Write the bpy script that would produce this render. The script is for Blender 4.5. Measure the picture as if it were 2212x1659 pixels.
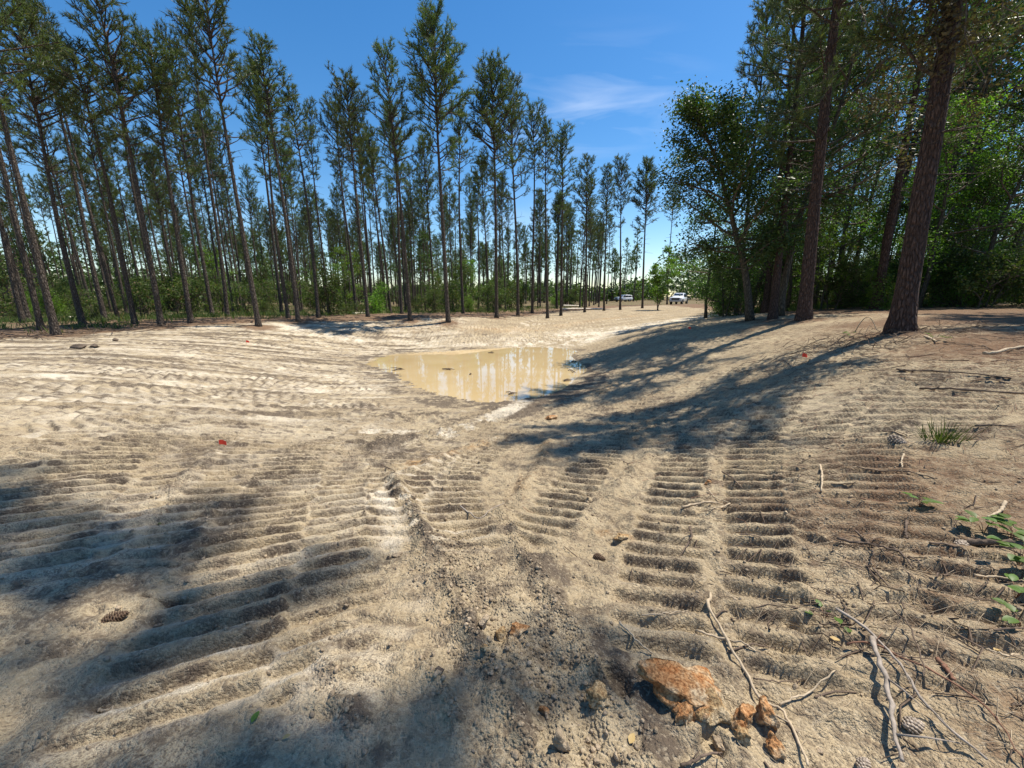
import bpy, bmesh, math, random
import numpy as np
from mathutils import Vector, Matrix

for o in list(bpy.data.objects):
    bpy.data.objects.remove(o)
scene = bpy.context.scene
COL = scene.collection
R = math.radians

# ------------------------------------------------------------------ camera
EYE = 1.6
PITCH = R(12.85)
cam_d = bpy.data.cameras.new('camera')
cam_d.sensor_width = 36.0
cam_d.lens = 36.0 * 830.6 / 2212.0
cam_d.clip_start = 0.05
cam_d.clip_end = 3000
cam = bpy.data.objects.new('camera', cam_d)
COL.objects.link(cam)
cam.location = (0, 0, EYE)
cam.rotation_euler = (R(90) - PITCH, 0, 0)
scene.camera = cam

# ------------------------------------------------------------------ light
SUN_AZ, SUN_EL = R(68), R(65)          # azimuth clockwise from +Y
SUNV = Vector((math.sin(SUN_AZ) * math.cos(SUN_EL), math.cos(SUN_AZ) * math.cos(SUN_EL), math.sin(SUN_EL)))
sun_d = bpy.data.lights.new('sun', 'SUN')
sun_d.energy = 5.0
sun_d.angle = R(0.53)
sun_d.color = (1.0, 0.93, 0.82)
sun = bpy.data.objects.new('sun', sun_d)
COL.objects.link(sun)
sun.location = SUNV * 60
sun.rotation_euler = SUNV.to_track_quat('Z', 'Y').to_euler()

CP, SP = math.cos(PITCH), math.sin(PITCH)
def ray(u, v):
    """direction through a point of the photograph (2212 px wide)"""
    x = (u - 1106.0) / 830.6
    up = (829.5 - v) / 830.6
    return np.array((x, CP + up * SP, up * CP - SP))
world = bpy.data.worlds.new('World')
scene.world = world
world.use_nodes = True
wn = world.node_tree.nodes
wl = world.node_tree.links
wn.clear()
w_out = wn.new('ShaderNodeOutputWorld')
w_bg = wn.new('ShaderNodeBackground')
w_sky = wn.new('ShaderNodeTexSky')
w_sky.sky_type = 'NISHITA'
w_sky.sun_disc = False
w_sky.sun_elevation = SUN_EL
w_sky.sun_rotation = SUN_AZ
w_sky.altitude = 100
w_sky.air_density = 1.0
w_sky.dust_density = 0.3
w_sky.ozone_density = 1.6
w_bg.inputs['Strength'].default_value = 0.116
# thin cirrus: noise on a flat layer high above the place
tc = wn.new('ShaderNodeTexCoord')
sep = wn.new('ShaderNodeSeparateXYZ')
wl.new(tc.outputs['Generated'], sep.inputs[0])
def wmath(op, a, b=None, clamp=False):
    n = wn.new('ShaderNodeMath'); n.operation = op; n.use_clamp = clamp
    for i, v in enumerate((a, b)):
        if v is None: continue
        if isinstance(v, (int, float)): n.inputs[i].default_value = v
        else: wl.new(v, n.inputs[i])
    return n.outputs[0]
zz = wmath('MAXIMUM', sep.outputs['Z'], 0.03)
zz = wmath('ADD', zz, 0.06)
cx_ = wmath('DIVIDE', sep.outputs['X'], zz)
cy_ = wmath('DIVIDE', sep.outputs['Y'], zz)
comb = wn.new('ShaderNodeCombineXYZ')
wl.new(cx_, comb.inputs[0]); wl.new(cy_, comb.inputs[1])
def wnoise(scale, detail, rot, sc, loc, dist=0.6):
    mp = wn.new('ShaderNodeMapping')
    mp.inputs['Rotation'].default_value = (0, 0, rot)
    mp.inputs['Scale'].default_value = sc
    mp.inputs['Location'].default_value = loc
    wl.new(comb.outputs[0], mp.inputs[0])
    n = wn.new('ShaderNodeTexNoise')
    n.inputs['Scale'].default_value = scale
    n.inputs['Detail'].default_value = detail
    n.inputs['Distortion'].default_value = dist
    wl.new(mp.outputs[0], n.inputs['Vector'])
    return n.outputs['Fac']
n1 = wnoise(0.9, 9, R(35), (1.0, 0.45, 1), (3.1, 1.7, 0))
n2 = wnoise(0.28, 3, 0, (1, 1, 1), (0.55, 6.2, 0), 0.2)
f1 = wmath('MULTIPLY', wmath('SUBTRACT', n1, 0.50), 3.2, True)
f2 = wmath('MULTIPLY', wmath('SUBTRACT', n2, 0.50), 5.0, True)
# the wisps stand where the photograph shows them; thinner ones drift elsewhere
cd = ray(1262, 240); cd = cd / np.linalg.norm(cd); cz0 = cd[2] + 0.06
vd = wn.new('ShaderNodeVectorMath'); vd.operation = 'DISTANCE'
wl.new(comb.outputs[0], vd.inputs[0]); vd.inputs[1].default_value = (cd[0] / cz0, cd[1] / cz0, 0)
patch = wmath('SUBTRACT', 1.0, wmath('DIVIDE', vd.outputs['Value'], 0.62), True)
n3 = wnoise(4.2, 8, R(-28), (0.42, 1.0, 1), (1.3, 4.4, 0), 0.7)
f3 = wmath('MULTIPLY', wmath('SUBTRACT', n3, 0.47), 4.0, True)
fac = wmath('ADD', wmath('MULTIPLY', wmath('MULTIPLY', f1, f2), 0.7), wmath('MULTIPLY', wmath('MULTIPLY', f3, wmath('POWER', patch, 1.0)), 0.32), True)
mixw = wn.new('ShaderNodeMixRGB')
mixw.inputs[2].default_value = (7.2, 7.6, 8.2, 1)
wl.new(fac, mixw.inputs[0])
hs = wn.new('ShaderNodeHueSaturation')
hs.inputs['Saturation'].default_value = 1.36
wl.new(w_sky.outputs[0], hs.inputs['Color'])
wl.new(hs.outputs[0], mixw.inputs[1])
wl.new(mixw.outputs[0], w_bg.inputs['Color'])
wl.new(w_bg.outputs[0], w_out.inputs['Surface'])

scene.view_settings.view_transform = 'Standard'
scene.view_settings.look = 'None'
scene.view_settings.exposure = 0.56
scene.view_settings.gamma = 1.0
scene.view_settings.use_curve_mapping = False
scene.render.engine = 'CYCLES'
scene.cycles.max_bounces = 6
scene.cycles.diffuse_bounces = 3
scene.cycles.transmission_bounces = 4

# ------------------------------------------------------------------ helpers
def at_z(u, v, z):
    d = ray(u, v)
    t = (z - EYE) / d[2]
    return (d[0] * t, d[1] * t, z)
def at_y(u, v, y):
    d = ray(u, v)
    t = y / d[1]
    return (d[0] * t, y, EYE + d[2] * t)

def tag(o, label=None, cat=None, group=None, kind=None):
    if label: o['label'] = label
    if cat: o['category'] = cat
    if group: o['group'] = group
    if kind: o['kind'] = kind
    return o
def link(name, me, parent=None, loc=None, rot=None, scale=None):
    o = bpy.data.objects.new(name, me)
    COL.objects.link(o)
    if parent is not None: o.parent = parent
    if loc is not None: o.location = loc
    if rot is not None: o.rotation_euler = rot
    if scale is not None: o.scale = scale
    return o
def empty(name, loc=(0, 0, 0), rot=(0, 0, 0), scale=(1, 1, 1)):
    o = link(name, None, None, loc, rot, scale)
    o.empty_display_size = 0.1
    return o

class MB:
    """collects verts / faces of one mesh"""
    def __init__(s):
        s.v = []; s.t = []; s.q = []; s.n = 0
    def add(s, verts, tris=None, quads=None):
        verts = np.asarray(verts, float).reshape(-1, 3)
        if tris is not None and len(tris): s.t.append(np.asarray(tris, int) + s.n)
        if quads is not None and len(quads): s.q.append(np.asarray(quads, int) + s.n)
        s.v.append(verts); s.n += len(verts)
    def tube(s, pts, rad, sides=6, cap=True):
        P = np.asarray(pts, float); n = len(P)
        T = np.gradient(P, axis=0)
        T /= np.linalg.norm(T, axis=1)[:, None] + 1e-9
        ref = np.array((0, 0, 1.0)) if abs(T[0, 2]) < 0.8 else np.array((1.0, 0, 0))
        A = np.cross(T, ref); A /= np.linalg.norm(A, axis=1)[:, None] + 1e-9
        B = np.cross(T, A)
        a = np.arange(sides) * 2 * math.pi / sides
        r = np.asarray(rad, float)
        if r.ndim == 1: r = r[:, None]
        V = P[:, None, :] + r[:, :, None] * (np.cos(a)[None, :, None] * A[:, None, :] + np.sin(a)[None, :, None] * B[:, None, :])
        i = np.arange(n - 1)[:, None] * sides
        j = np.arange(sides)[None, :]
        k = (np.arange(sides)[None, :] + 1) % sides
        Q = np.stack([i + j, i + sides + j, i + sides + k, i + k], -1).reshape(-1, 4)
        verts = V.reshape(-1, 3)
        tr = None
        if cap:
            verts = np.vstack([verts, P[-1:] , P[:1]])
            m = n * sides
            b = (n - 1) * sides
            jj = np.arange(sides); kk = (jj + 1) % sides
            tr = np.vstack([np.stack([b + jj, np.full(sides, m), b + kk], -1), np.stack([kk, np.full(sides, m + 1), jj], -1)])
        s.add(verts, tr, Q)
    def box(s, c, size, rz=0.0, tilt=None):
        x, y, z = np.array(size) / 2
        V = np.array([(-x,-y,-z),(x,-y,-z),(x,y,-z),(-x,y,-z),(-x,-y,z),(x,-y,z),(x,y,z),(-x,y,z)])
        if tilt is not None: V = V @ np.array(tilt).T
        co, si = math.cos(rz), math.sin(rz)
        V = V @ np.array(((co,-si,0),(si,co,0),(0,0,1))).T + np.array(c)
        s.add(V, None, [(0,3,2,1),(4,5,6,7),(0,1,5,4),(1,2,6,5),(2,3,7,6),(3,0,4,7)])
    def mesh(s, name, mat, smooth=False, extra=None, mat2=None):
        nf1 = sum(len(t) for t in s.t), sum(len(q) for q in s.q)
        if extra is not None:
            for t in extra.t: s.t.append(t + s.n)
            for q in extra.q: s.q.append(q + s.n)
            s.v += extra.v
        me = bpy.data.meshes.new(name)
        V = np.vstack(s.v) if s.v else np.zeros((0, 3))
        T = np.vstack(s.t) if s.t else np.zeros((0, 3), int)
        Q = np.vstack(s.q) if s.q else np.zeros((0, 4), int)
        me.vertices.add(len(V)); me.vertices.foreach_set('co', V.ravel())
        nl = T.size + Q.size
        me.loops.add(nl)
        me.loops.foreach_set('vertex_index', np.concatenate([T.ravel(), Q.ravel()]).astype(np.int32))
        nf = len(T) + len(Q)
        me.polygons.add(nf)
        st = np.concatenate([np.arange(len(T)) * 3, T.size + np.arange(len(Q)) * 4]).astype(np.int32)
        me.polygons.foreach_set('loop_start', st)
        if smooth: me.polygons.foreach_set('use_smooth', np.ones(nf, bool))
        me.update(calc_edges=True)
        me.validate()
        if mat is not None: me.materials.append(mat)
        if extra is not None:
            me.materials.append(mat2)
            mi = np.ones(nf, np.int32)
            mi[:nf1[0]] = 0; mi[len(T):len(T) + nf1[1]] = 0
            me.polygons.foreach_set('material_index', mi)
        return me

# ---- value noise on numpy arrays
_tabs = {}
def vnoise(x, y, seed=0):
    if seed not in _tabs:
        _tabs[seed] = np.random.RandomState(1000 + seed).rand(256, 256)
    t = _tabs[seed]
    xi = np.floor(x).astype(int); yi = np.floor(y).astype(int)
    fx = x - xi; fy = y - yi
    fx = fx * fx * fx * (fx * (fx * 6 - 15) + 10); fy = fy * fy * fy * (fy * (fy * 6 - 15) + 10)
    x0 = xi & 255; x1 = (xi + 1) & 255; y0 = yi & 255; y1 = (yi + 1) & 255
    return ((t[y0, x0] * (1 - fx) + t[y0, x1] * fx) * (1 - fy) + (t[y1, x0] * (1 - fx) + t[y1, x1] * fx) * fy) * 2 - 1
def fbm(x, y, seed=0, octv=4, gain=0.5):
    s = 0; a = 1.0; tot = 0
    for k in range(octv):
        c, sn = math.cos(0.7 * k), math.sin(0.7 * k)
        s = s + a * vnoise((x * c - y * sn) * 2 ** k + 13.7 * k, (x * sn + y * c) * 2 ** k + 7.3 * k, seed + k)
        tot += a; a *= gain
    return s / tot
def sstep(a, b, x):
    t = np.clip((x - a) / (b - a), 0, 1)
    return t * t * (3 - 2 * t)

# ------------------------------------------------------------------ materials
def nt(name):
    m = bpy.data.materials.new(name); m.use_nodes = True
    n = m.node_tree.nodes; l = m.node_tree.links
    n.clear()
    out = n.new('ShaderNodeOutputMaterial')
    return m, n, l, out
def mat_plain(name, col, rough=0.7, metal=0.0, var=0.25, scale=8.0, bump=0.0, bscale=40.0, spec=0.3, coat=0.0, obj_rand=0.0):
    m, n, l, out = nt(name)
    b = n.new('ShaderNodeBsdfPrincipled')
    tcx = n.new('ShaderNodeTexCoord')
    no = n.new('ShaderNodeTexNoise'); no.inputs['Scale'].default_value = scale; no.inputs['Detail'].default_value = 6
    l.new(tcx.outputs['Object'], no.inputs['Vector'])
    r = n.new('ShaderNodeValToRGB')
    r.color_ramp.elements[0].position = 0.3; r.color_ramp.elements[1].position = 0.7
    r.color_ramp.elements[0].color = (*[c * (1 - var) for c in col], 1)
    r.color_ramp.elements[1].color = (*[min(1, c * (1 + var)) for c in col], 1)
    l.new(no.outputs['Fac'], r.inputs[0])
    src = r.outputs[0]
    if obj_rand:
        oi = n.new('ShaderNodeObjectInfo')
        h = n.new('ShaderNodeHueSaturation')
        mr = n.new('ShaderNodeMapRange'); mr.inputs[3].default_value = 1 - obj_rand; mr.inputs[4].default_value = 1 + obj_rand
        l.new(oi.outputs['Random'], mr.inputs[0]); l.new(mr.outputs[0], h.inputs['Value']); l.new(src, h.inputs['Color'])
        src = h.outputs[0]
    l.new(src, b.inputs['Base Color'])
    b.inputs['Roughness'].default_value = rough
    b.inputs['Metallic'].default_value = metal
    b.inputs['Specular IOR Level'].default_value = spec
    b.inputs['Coat Weight'].default_value = coat
    if bump:
        n2 = n.new('ShaderNodeTexNoise'); n2.inputs['Scale'].default_value = bscale; n2.inputs['Detail'].default_value = 5
        l.new(tcx.outputs['Object'], n2.inputs['Vector'])
        bp = n.new('ShaderNodeBump'); bp.inputs['Strength'].default_value = bump; bp.inputs['Distance'].default_value = 0.02
        l.new(n2.outputs['Fac'], bp.inputs['Height']); l.new(bp.outputs[0], b.inputs['Normal'])
    l.new(b.outputs[0], out.inputs['Surface'])
    return m
def mat_leaf(name, c0, c1, trans=0.35, rough=0.5, c2=None, spec=0.25):
    m, n, l, out = nt(name)
    g = n.new('ShaderNodeNewGeometry')
    r = n.new('ShaderNodeValToRGB')
    r.color_ramp.elements[0].color = (*c0, 1); r.color_ramp.elements[1].color = (*c1, 1)
    if c2:
        r.color_ramp.elements[1].position = 0.93
        e = r.color_ramp.elements.new(0.97); e.color = (*c2, 1)
    l.new(g.outputs['Random Per Island'], r.inputs[0])
    oi = n.new('ShaderNodeObjectInfo')
    h = n.new('ShaderNodeHueSaturation')
    mr = n.new('ShaderNodeMapRange'); mr.inputs[3].default_value = 0.8; mr.inputs[4].default_value = 1.22
    l.new(oi.outputs['Random'], mr.inputs[0]); l.new(mr.outputs[0], h.inputs['Value'])
    mh = n.new('ShaderNodeMapRange'); mh.inputs[3].default_value = 0.485; mh.inputs[4].default_value = 0.515
    l.new(oi.outputs['Random'], mh.inputs[0]); l.new(mh.outputs[0], h.inputs['Hue'])
    l.new(r.outputs[0], h.inputs['Color'])
    b = n.new('ShaderNodeBsdfPrincipled')
    b.inputs['Roughness'].default_value = rough
    b.inputs['Specular IOR Level'].default_value = spec
    l.new(h.outputs[0], b.inputs['Base Color'])
    t = n.new('ShaderNodeBsdfTranslucent')
    mm = n.new('ShaderNodeMixRGB'); mm.blend_type = 'MULTIPLY'; mm.inputs[0].default_value = 1
    mm.inputs[2].default_value = (1.25, 1.5, 0.55, 1)
    l.new(h.outputs[0], mm.inputs[1]); l.new(mm.outputs[0], t.inputs['Color'])
    mx = n.new('ShaderNodeMixShader'); mx.inputs[0].default_value = trans
    l.new(b.outputs[0], mx.inputs[1]); l.new(t.outputs[0], mx.inputs[2])
    l.new(mx.outputs[0], out.inputs['Surface'])
    return m
def mat_bark(name, c_dark, c_light, sx=26.0, sz=5.0, bump=0.9, dist=0.03):
    m, n, l, out = nt(name)
    tcx = n.new('ShaderNodeTexCoord')
    mp = n.new('ShaderNodeMapping'); mp.inputs['Scale'].default_value = (sx, sx, sz)
    l.new(tcx.outputs['Object'], mp.inputs[0])
    no0 = n.new('ShaderNodeTexNoise'); no0.inputs['Scale'].default_value = 0.35; no0.inputs['Detail'].default_value = 3
    l.new(mp.outputs[0], no0.inputs['Vector'])
    mxv = n.new('ShaderNodeMixRGB'); mxv.blend_type = 'ADD'; mxv.inputs[0].default_value = 2.4
    l.new(mp.outputs[0], mxv.inputs[1]); l.new(no0.outputs['Color'], mxv.inputs[2])
    vo = n.new('ShaderNodeTexVoronoi'); vo.feature = 'DISTANCE_TO_EDGE'; vo.inputs['Scale'].default_value = 0.55
    l.new(mxv.outputs[0], vo.inputs['Vector'])
    rr = n.new('ShaderNodeValToRGB')
    rr.color_ramp.elements[0].position = 0.0; rr.color_ramp.elements[1].position = 0.26
    l.new(vo.outputs['Distance'], rr.inputs[0])
    no = n.new('ShaderNodeTexNoise'); no.inputs['Scale'].default_value = 1.4; no.inputs['Detail'].default_value = 8
    l.new(mp.outputs[0], no.inputs['Vector'])
    r2 = n.new('ShaderNodeValToRGB')
    r2.color_ramp.elements[0].position = 0.3; r2.color_ramp.elements[1].position = 0.75
    r2.color_ramp.elements[0].color = (*c_dark, 1); r2.color_ramp.elements[1].color = (*c_light, 1)
    l.new(no.outputs['Fac'], r2.inputs[0])
    mu = n.new('ShaderNodeMixRGB'); mu.blend_type = 'MULTIPLY'; mu.inputs[0].default_value = 0.5
    l.new(r2.outputs[0], mu.inputs[1]); l.new(rr.outputs[0], mu.inputs[2])
    b = n.new('ShaderNodeBsdfPrincipled')
    b.inputs['Roughness'].default_value = 0.9; b.inputs['Specular IOR Level'].default_value = 0.15
    l.new(mu.outputs[0], b.inputs['Base Color'])
    ad = n.new('ShaderNodeMath'); ad.operation = 'ADD'
    l.new(rr.outputs[0], ad.inputs[0]); l.new(no.outputs['Fac'], ad.inputs[1])
    bp = n.new('ShaderNodeBump'); bp.inputs['Strength'].default_value = bump; bp.inputs['Distance'].default_value = dist
    l.new(ad.outputs[0], bp.inputs['Height']); l.new(bp.outputs[0], b.inputs['Normal'])
    l.new(b.outputs[0], out.inputs['Surface'])
    return m

def mat_ground():
    m, n, l, out = nt('soil')
    at = n.new('ShaderNodeAttribute'); at.attribute_name = 'soil'
    sp = n.new('ShaderNodeSeparateColor'); l.new(at.outputs['Color'], sp.inputs[0])
    at2 = n.new('ShaderNodeAttribute'); at2.attribute_name = 'soil2'
    sp2 = n.new('ShaderNodeSeparateColor'); l.new(at2.outputs['Color'], sp2.inputs[0])
    tcx = n.new('ShaderNodeTexCoord')
    def noise(scale, detail=6, rough=0.6):
        x = n.new('ShaderNodeTexNoise'); x.inputs['Scale'].default_value = scale
        x.inputs['Detail'].default_value = detail; x.inputs['Roughness'].default_value = rough
        l.new(tcx.outputs['Object'], x.inputs['Vector']); return x.outputs['Fac']
    def math_(op, a, b=None, clamp=False):
        x = n.new('ShaderNodeMath'); x.operation = op; x.use_clamp = clamp
        for i, v in enumerate((a, b)):
            if v is None: continue
            if isinstance(v, (int, float)): x.inputs[i].default_value = v
            else: l.new(v, x.inputs[i])
        return x.outputs[0]
    def ramp(f, a, b):
        x = n.new('ShaderNodeMapRange'); x.interpolation_type = 'SMOOTHSTEP'
        x.inputs[1].default_value = a; x.inputs[2].default_value = b
        l.new(f, x.inputs[0]); return x.outputs[0]
    def mix(f, c1, c2):
        x = n.new('ShaderNodeMixRGB')
        for i, v in ((0, f), (1, c1), (2, c2)):
            if isinstance(v, tuple): x.inputs[i].default_value = (*v, 1)
            elif isinstance(v, float): x.inputs[i].default_value = v
            else: l.new(v, x.inputs[i])
        return x.outputs[0]
    big = noise(0.9, 3); mid = noise(7, 6, 0.72); fine = noise(52, 3, 0.65); grit = noise(140, 2, 0.6)
    c = mix(ramp(big, 0.35, 0.65), (0.345, 0.27, 0.168), (0.455, 0.365, 0.232))
    c = mix(math_('MULTIPLY', ramp(mid, 0.49, 0.60), 0.68), c, (0.165, 0.125, 0.085))
    # pale dry sand
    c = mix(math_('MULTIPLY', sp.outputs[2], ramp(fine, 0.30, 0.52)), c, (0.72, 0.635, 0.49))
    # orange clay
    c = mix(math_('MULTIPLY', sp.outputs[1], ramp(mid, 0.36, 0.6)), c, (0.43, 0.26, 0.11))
    # damp dark soil, also carries the shade painted into track grooves
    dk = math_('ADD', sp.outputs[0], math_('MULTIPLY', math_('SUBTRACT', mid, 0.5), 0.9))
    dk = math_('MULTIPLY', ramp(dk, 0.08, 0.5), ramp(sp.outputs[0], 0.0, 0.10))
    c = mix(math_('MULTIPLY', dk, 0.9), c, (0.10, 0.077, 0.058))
    # forest litter
    lt = ramp(math_('ADD', sp2.outputs[0], math_('MULTIPLY', math_('SUBTRACT', mid, 0.5), 0.8)), 0.2, 0.7)
    lt = math_('MULTIPLY', lt, ramp(sp2.outputs[0], 0.0, 0.1))
    litter = mix(ramp(fine, 0.35, 0.65), (0.10, 0.058, 0.034), (0.25, 0.155, 0.09))
    c = mix(lt, c, litter)
    # moss / low grass tint on the forest floor
    c = mix(math_('MULTIPLY', sp2.outputs[1], ramp(noise(2.5, 6), 0.42, 0.6)), c, (0.085, 0.11, 0.03))
    # grains
    vary = math_('ADD', math_('MULTIPLY', ramp(noise(1.7, 3), 0.4, 0.62), 0.75), 0.25)
    c = mix(math_('MULTIPLY', math_('MULTIPLY', ramp(grit, 0.52, 0.59), 0.6), vary), c, (0.125, 0.093, 0.065))
    c = mix(math_('MULTIPLY', math_('MULTIPLY', ramp(fine, 0.52, 0.60), 0.58), vary), c, (0.135, 0.10, 0.07))
    c = mix(math_('MULTIPLY', ramp(fine, 0.47, 0.37), 0.35), c, (0.56, 0.465, 0.325))
    b = n.new('ShaderNodeBsdfPrincipled')
    l.new(c, b.inputs['Base Color'])
    b.inputs['Specular IOR Level'].default_value = 0.12
    b.inputs['Roughness'].default_value = 0.95
    vo = n.new('ShaderNodeTexVoronoi'); vo.inputs['Scale'].default_value = 55
    l.new(tcx.outputs['Object'], vo.inputs['Vector'])
    vr = ramp(vo.outputs['Distance'], 0.55, 0.05)
    rough_amt = math_('ADD', math_('MULTIPLY', sp2.outputs[2], 0.9), 0.25)
    h = math_('ADD', math_('MULTIPLY', fine, 1.15), math_('MULTIPLY', math_('MULTIPLY', vr, rough_amt), 0.7))
    h = math_('ADD', h, math_('MULTIPLY', grit, 0.3))
    h = math_('ADD', h, math_('MULTIPLY', mid, 0.5))
    bp = n.new('ShaderNodeBump'); bp.inputs['Strength'].default_value = 1.0; bp.inputs['Distance'].default_value = 0.02
    l.new(h, bp.inputs['Height']); l.new(bp.outputs[0], b.inputs['Normal'])
    l.new(b.outputs[0], out.inputs['Surface'])
    return m

M = {}
M['soil'] = mat_ground()
M['bark'] = mat_bark('pine_bark', (0.05, 0.039, 0.032), (0.195, 0.16, 0.13), 26, 8)
M['bark_far'] = mat_bark('pine_bark_coarse', (0.06, 0.045, 0.037), (0.20, 0.155, 0.125), 22, 6)  # coarser bark for branches and distant trunks
M['bark_big'] = mat_bark('old_pine_bark', (0.05, 0.032, 0.026), (0.19, 0.12, 0.092), 34, 9, 1.0, 0.03)
M['bark_oak'] = mat_bark('oak_bark', (0.055, 0.045, 0.035), (0.20, 0.165, 0.12), 30, 7, 0.7)
M['twig'] = mat_plain('twig_wood', (0.115, 0.085, 0.062), 0.85, var=0.3)
M['needle'] = mat_leaf('pine_needles', (0.056, 0.078, 0.031), (0.125, 0.152, 0.058), 0.28, 0.4, (0.16, 0.13, 0.06), 0.2)
M['leaf'] = mat_leaf('oak_leaves', (0.034, 0.062, 0.019), (0.08, 0.118, 0.034), 0.36, 0.42, None, 0.35)
M['leaf_b'] = mat_leaf('bright_leaves', (0.085, 0.15, 0.022), (0.15, 0.24, 0.04), 0.42, 0.5)
M['leaf_s'] = mat_leaf('shrub_leaves', (0.042, 0.07, 0.022), (0.098, 0.13, 0.04), 0.33, 0.6, (0.18, 0.13, 0.06), .15)
M['vine'] = mat_leaf('dry_vine_leaves', (0.06, 0.05, 0.03), (0.13, 0.10, 0.055), 0.25, 0.7)

# ------------------------------------------------------------------ terrain
WL = -1.0
ctl = []
for (u, v, z) in [
    # shore of the pool
    (792,788,WL),(850,766,WL),(960,760,WL),(1080,752,WL),(1190,751,WL),(1235,768,WL),(1268,798,WL),(1220,838,WL),(1130,862,WL),(1040,868,WL),(950,852,WL),(885,828,WL),(850,806,WL),
    (1000,800,-1.2),(1130,790,-1.22),(930,800,-1.15),(1060,835,-1.16),(1170,825,-1.16),(900,780,-1.07),
    # foreground
    (1106,1655,0.0),(200,1655,0.02),(1900,1655,.03),(2212,1600,.12),(600,1400,-.03),(1106,1350,-.05),(1700,1380,.02),(2200,1300,.2),
    (0,1400,.03),(0,1200,0.0),(500,1150,-.13),(1106,1110,-.24),(1600,1100,-.08),(1900,1080,.14),(2212,1050,.33),
    (0,1000,0.0),(400,980,-.22),(750,980,-.47),(1106,970,-.60),(1400,960,-.42),(1700,930,-.06),(2000,930,.3),(2212,900,.5),
    (1106,900,-.88),(850,900,-.78),(1350,890,-.72),
    (0,850,.1),(300,850,-.2),(600,850,-.68),(760,840,-.90),(1400,840,-.62),(1600,830,-.1),(1800,830,.33),(2000,820,.56),(2212,800,.72),
    (0,747,.15),(122,732,.16),(350,713,.17),(560,704,.16),(680,705,.0),
    (300,775,-.05),(560,760,-.45),(700,755,-.72),
    (900,735,-.76),(968,697,0.0),(800,712,-.25),(1100,705,-.3),(1100,686,-.02),(1200,735,-.86),(1300,705,-.47),(1400,690,-.22),(1300,673,0),(1400,673,0),(1500,682,-.07),
    (1272,757,-.93),(1400,725,-.12),(1500,705,.25),(1560,690,.5),(1622,692,.6),(1735,694,.8),(1943,722,.82),(2212,720,.95),(1500,790,-.25),(1700,775,.32),(1330,800,-.72),
]:
    ctl.append(at_z(u, v, z))
ctl += [(25,15,1.28),(30,30,1.32),(20,25,.95),(40,45,1.38),(16,14,1.1),(14,9,1.05),(12,3,.85),(9,1,.6),(15,-8,.8),(5,-6,.2),(0,-6,.1),(-10,-6,.1),(-22,-5,.12),(-25,6,.14),(-30,20,.15),(-30,45,.1),(-15,32,.08),(0,45,0),(-5,60,0),(15,50,0),(20,75,.0),(45,70,.6),(28,55,.5),(50,10,1.5),(45,-8,1.2),(-40,70,0),(0,90,0),(60,100,.6)]
ctl = np.array(ctl, float)
def tps(r2):
    return np.where(r2 > 1e-12, 0.5 * r2 * np.log(r2 + 1e-12), 0.0)
_n = len(ctl)
_d2 = ((ctl[:, None, :2] - ctl[None, :, :2]) ** 2).sum(-1)
_K = tps(_d2) + np.eye(_n) * 0.05
_P = np.hstack([np.ones((_n, 1)), ctl[:, :2]])
_A = np.block([[_K, _P], [_P.T, np.zeros((3, 3))]])
_w = np.linalg.solve(_A, np.concatenate([ctl[:, 2], np.zeros(3)]))
def base_z(x, y):
    x = np.atleast_1d(np.asarray(x, float)); y = np.atleast_1d(np.asarray(y, float))
    xc = np.clip(x, -45, 62); yc = np.clip(y, -10, 100)
    z = _w[_n] + _w[_n + 1] * xc + _w[_n + 2] * yc
    for i in range(_n):
        z = z + _w[i] * tps((xc - ctl[i, 0]) ** 2 + (yc - ctl[i, 1]) ** 2)
    far = np.where(x > 15, 1.1, 0.0) * sstep(15, 45, x) * (1 - 0.6 * sstep(50, 110, y))
    w = np.maximum(sstep(-28, -44, x), np.maximum(sstep(40, 60, x), np.maximum(sstep(70, 98, y), sstep(-5, -9.5, y))))
    return z * (1 - w) + far * w
_ts = np.geomspace(0.9, 140, 500)
def hit(u, v):
    """the ground point seen at a point of the photograph"""
    d = ray(u, v)
    z = base_z(d[0] * _ts, d[1] * _ts)
    g = EYE + d[2] * _ts - z
    k = np.argmax(g < 0)
    if g[k] >= 0: k = len(_ts) - 1
    a, b = g[k - 1], g[k]
    t = _ts[k - 1] + (_ts[k] - _ts[k - 1]) * a / (a - b + 1e-12)
    return np.array((d[0] * t, d[1] * t))
def path(pts, n=24):
    P = np.array([hit(u, v) for u, v in pts])
    # Catmull-Rom
    Q = np.vstack([2 * P[0] - P[1], P, 2 * P[-1] - P[-2]])
    out = []
    m = len(P) - 1
    per = max(3, n // m)
    for i in range(m):
        p0, p1, p2, p3 = Q[i], Q[i + 1], Q[i + 2], Q[i + 3]
        for t in np.linspace(0, 1, per, endpoint=False):
            out.append(0.5 * (2 * p1 + (p2 - p0) * t + (2 * p0 - 5 * p1 + 4 * p2 - p3) * t * t + (3 * p1 - p0 - 3 * p2 + p3) * t ** 3))
    out.append(P[-1])
    return np.array(out)

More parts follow.
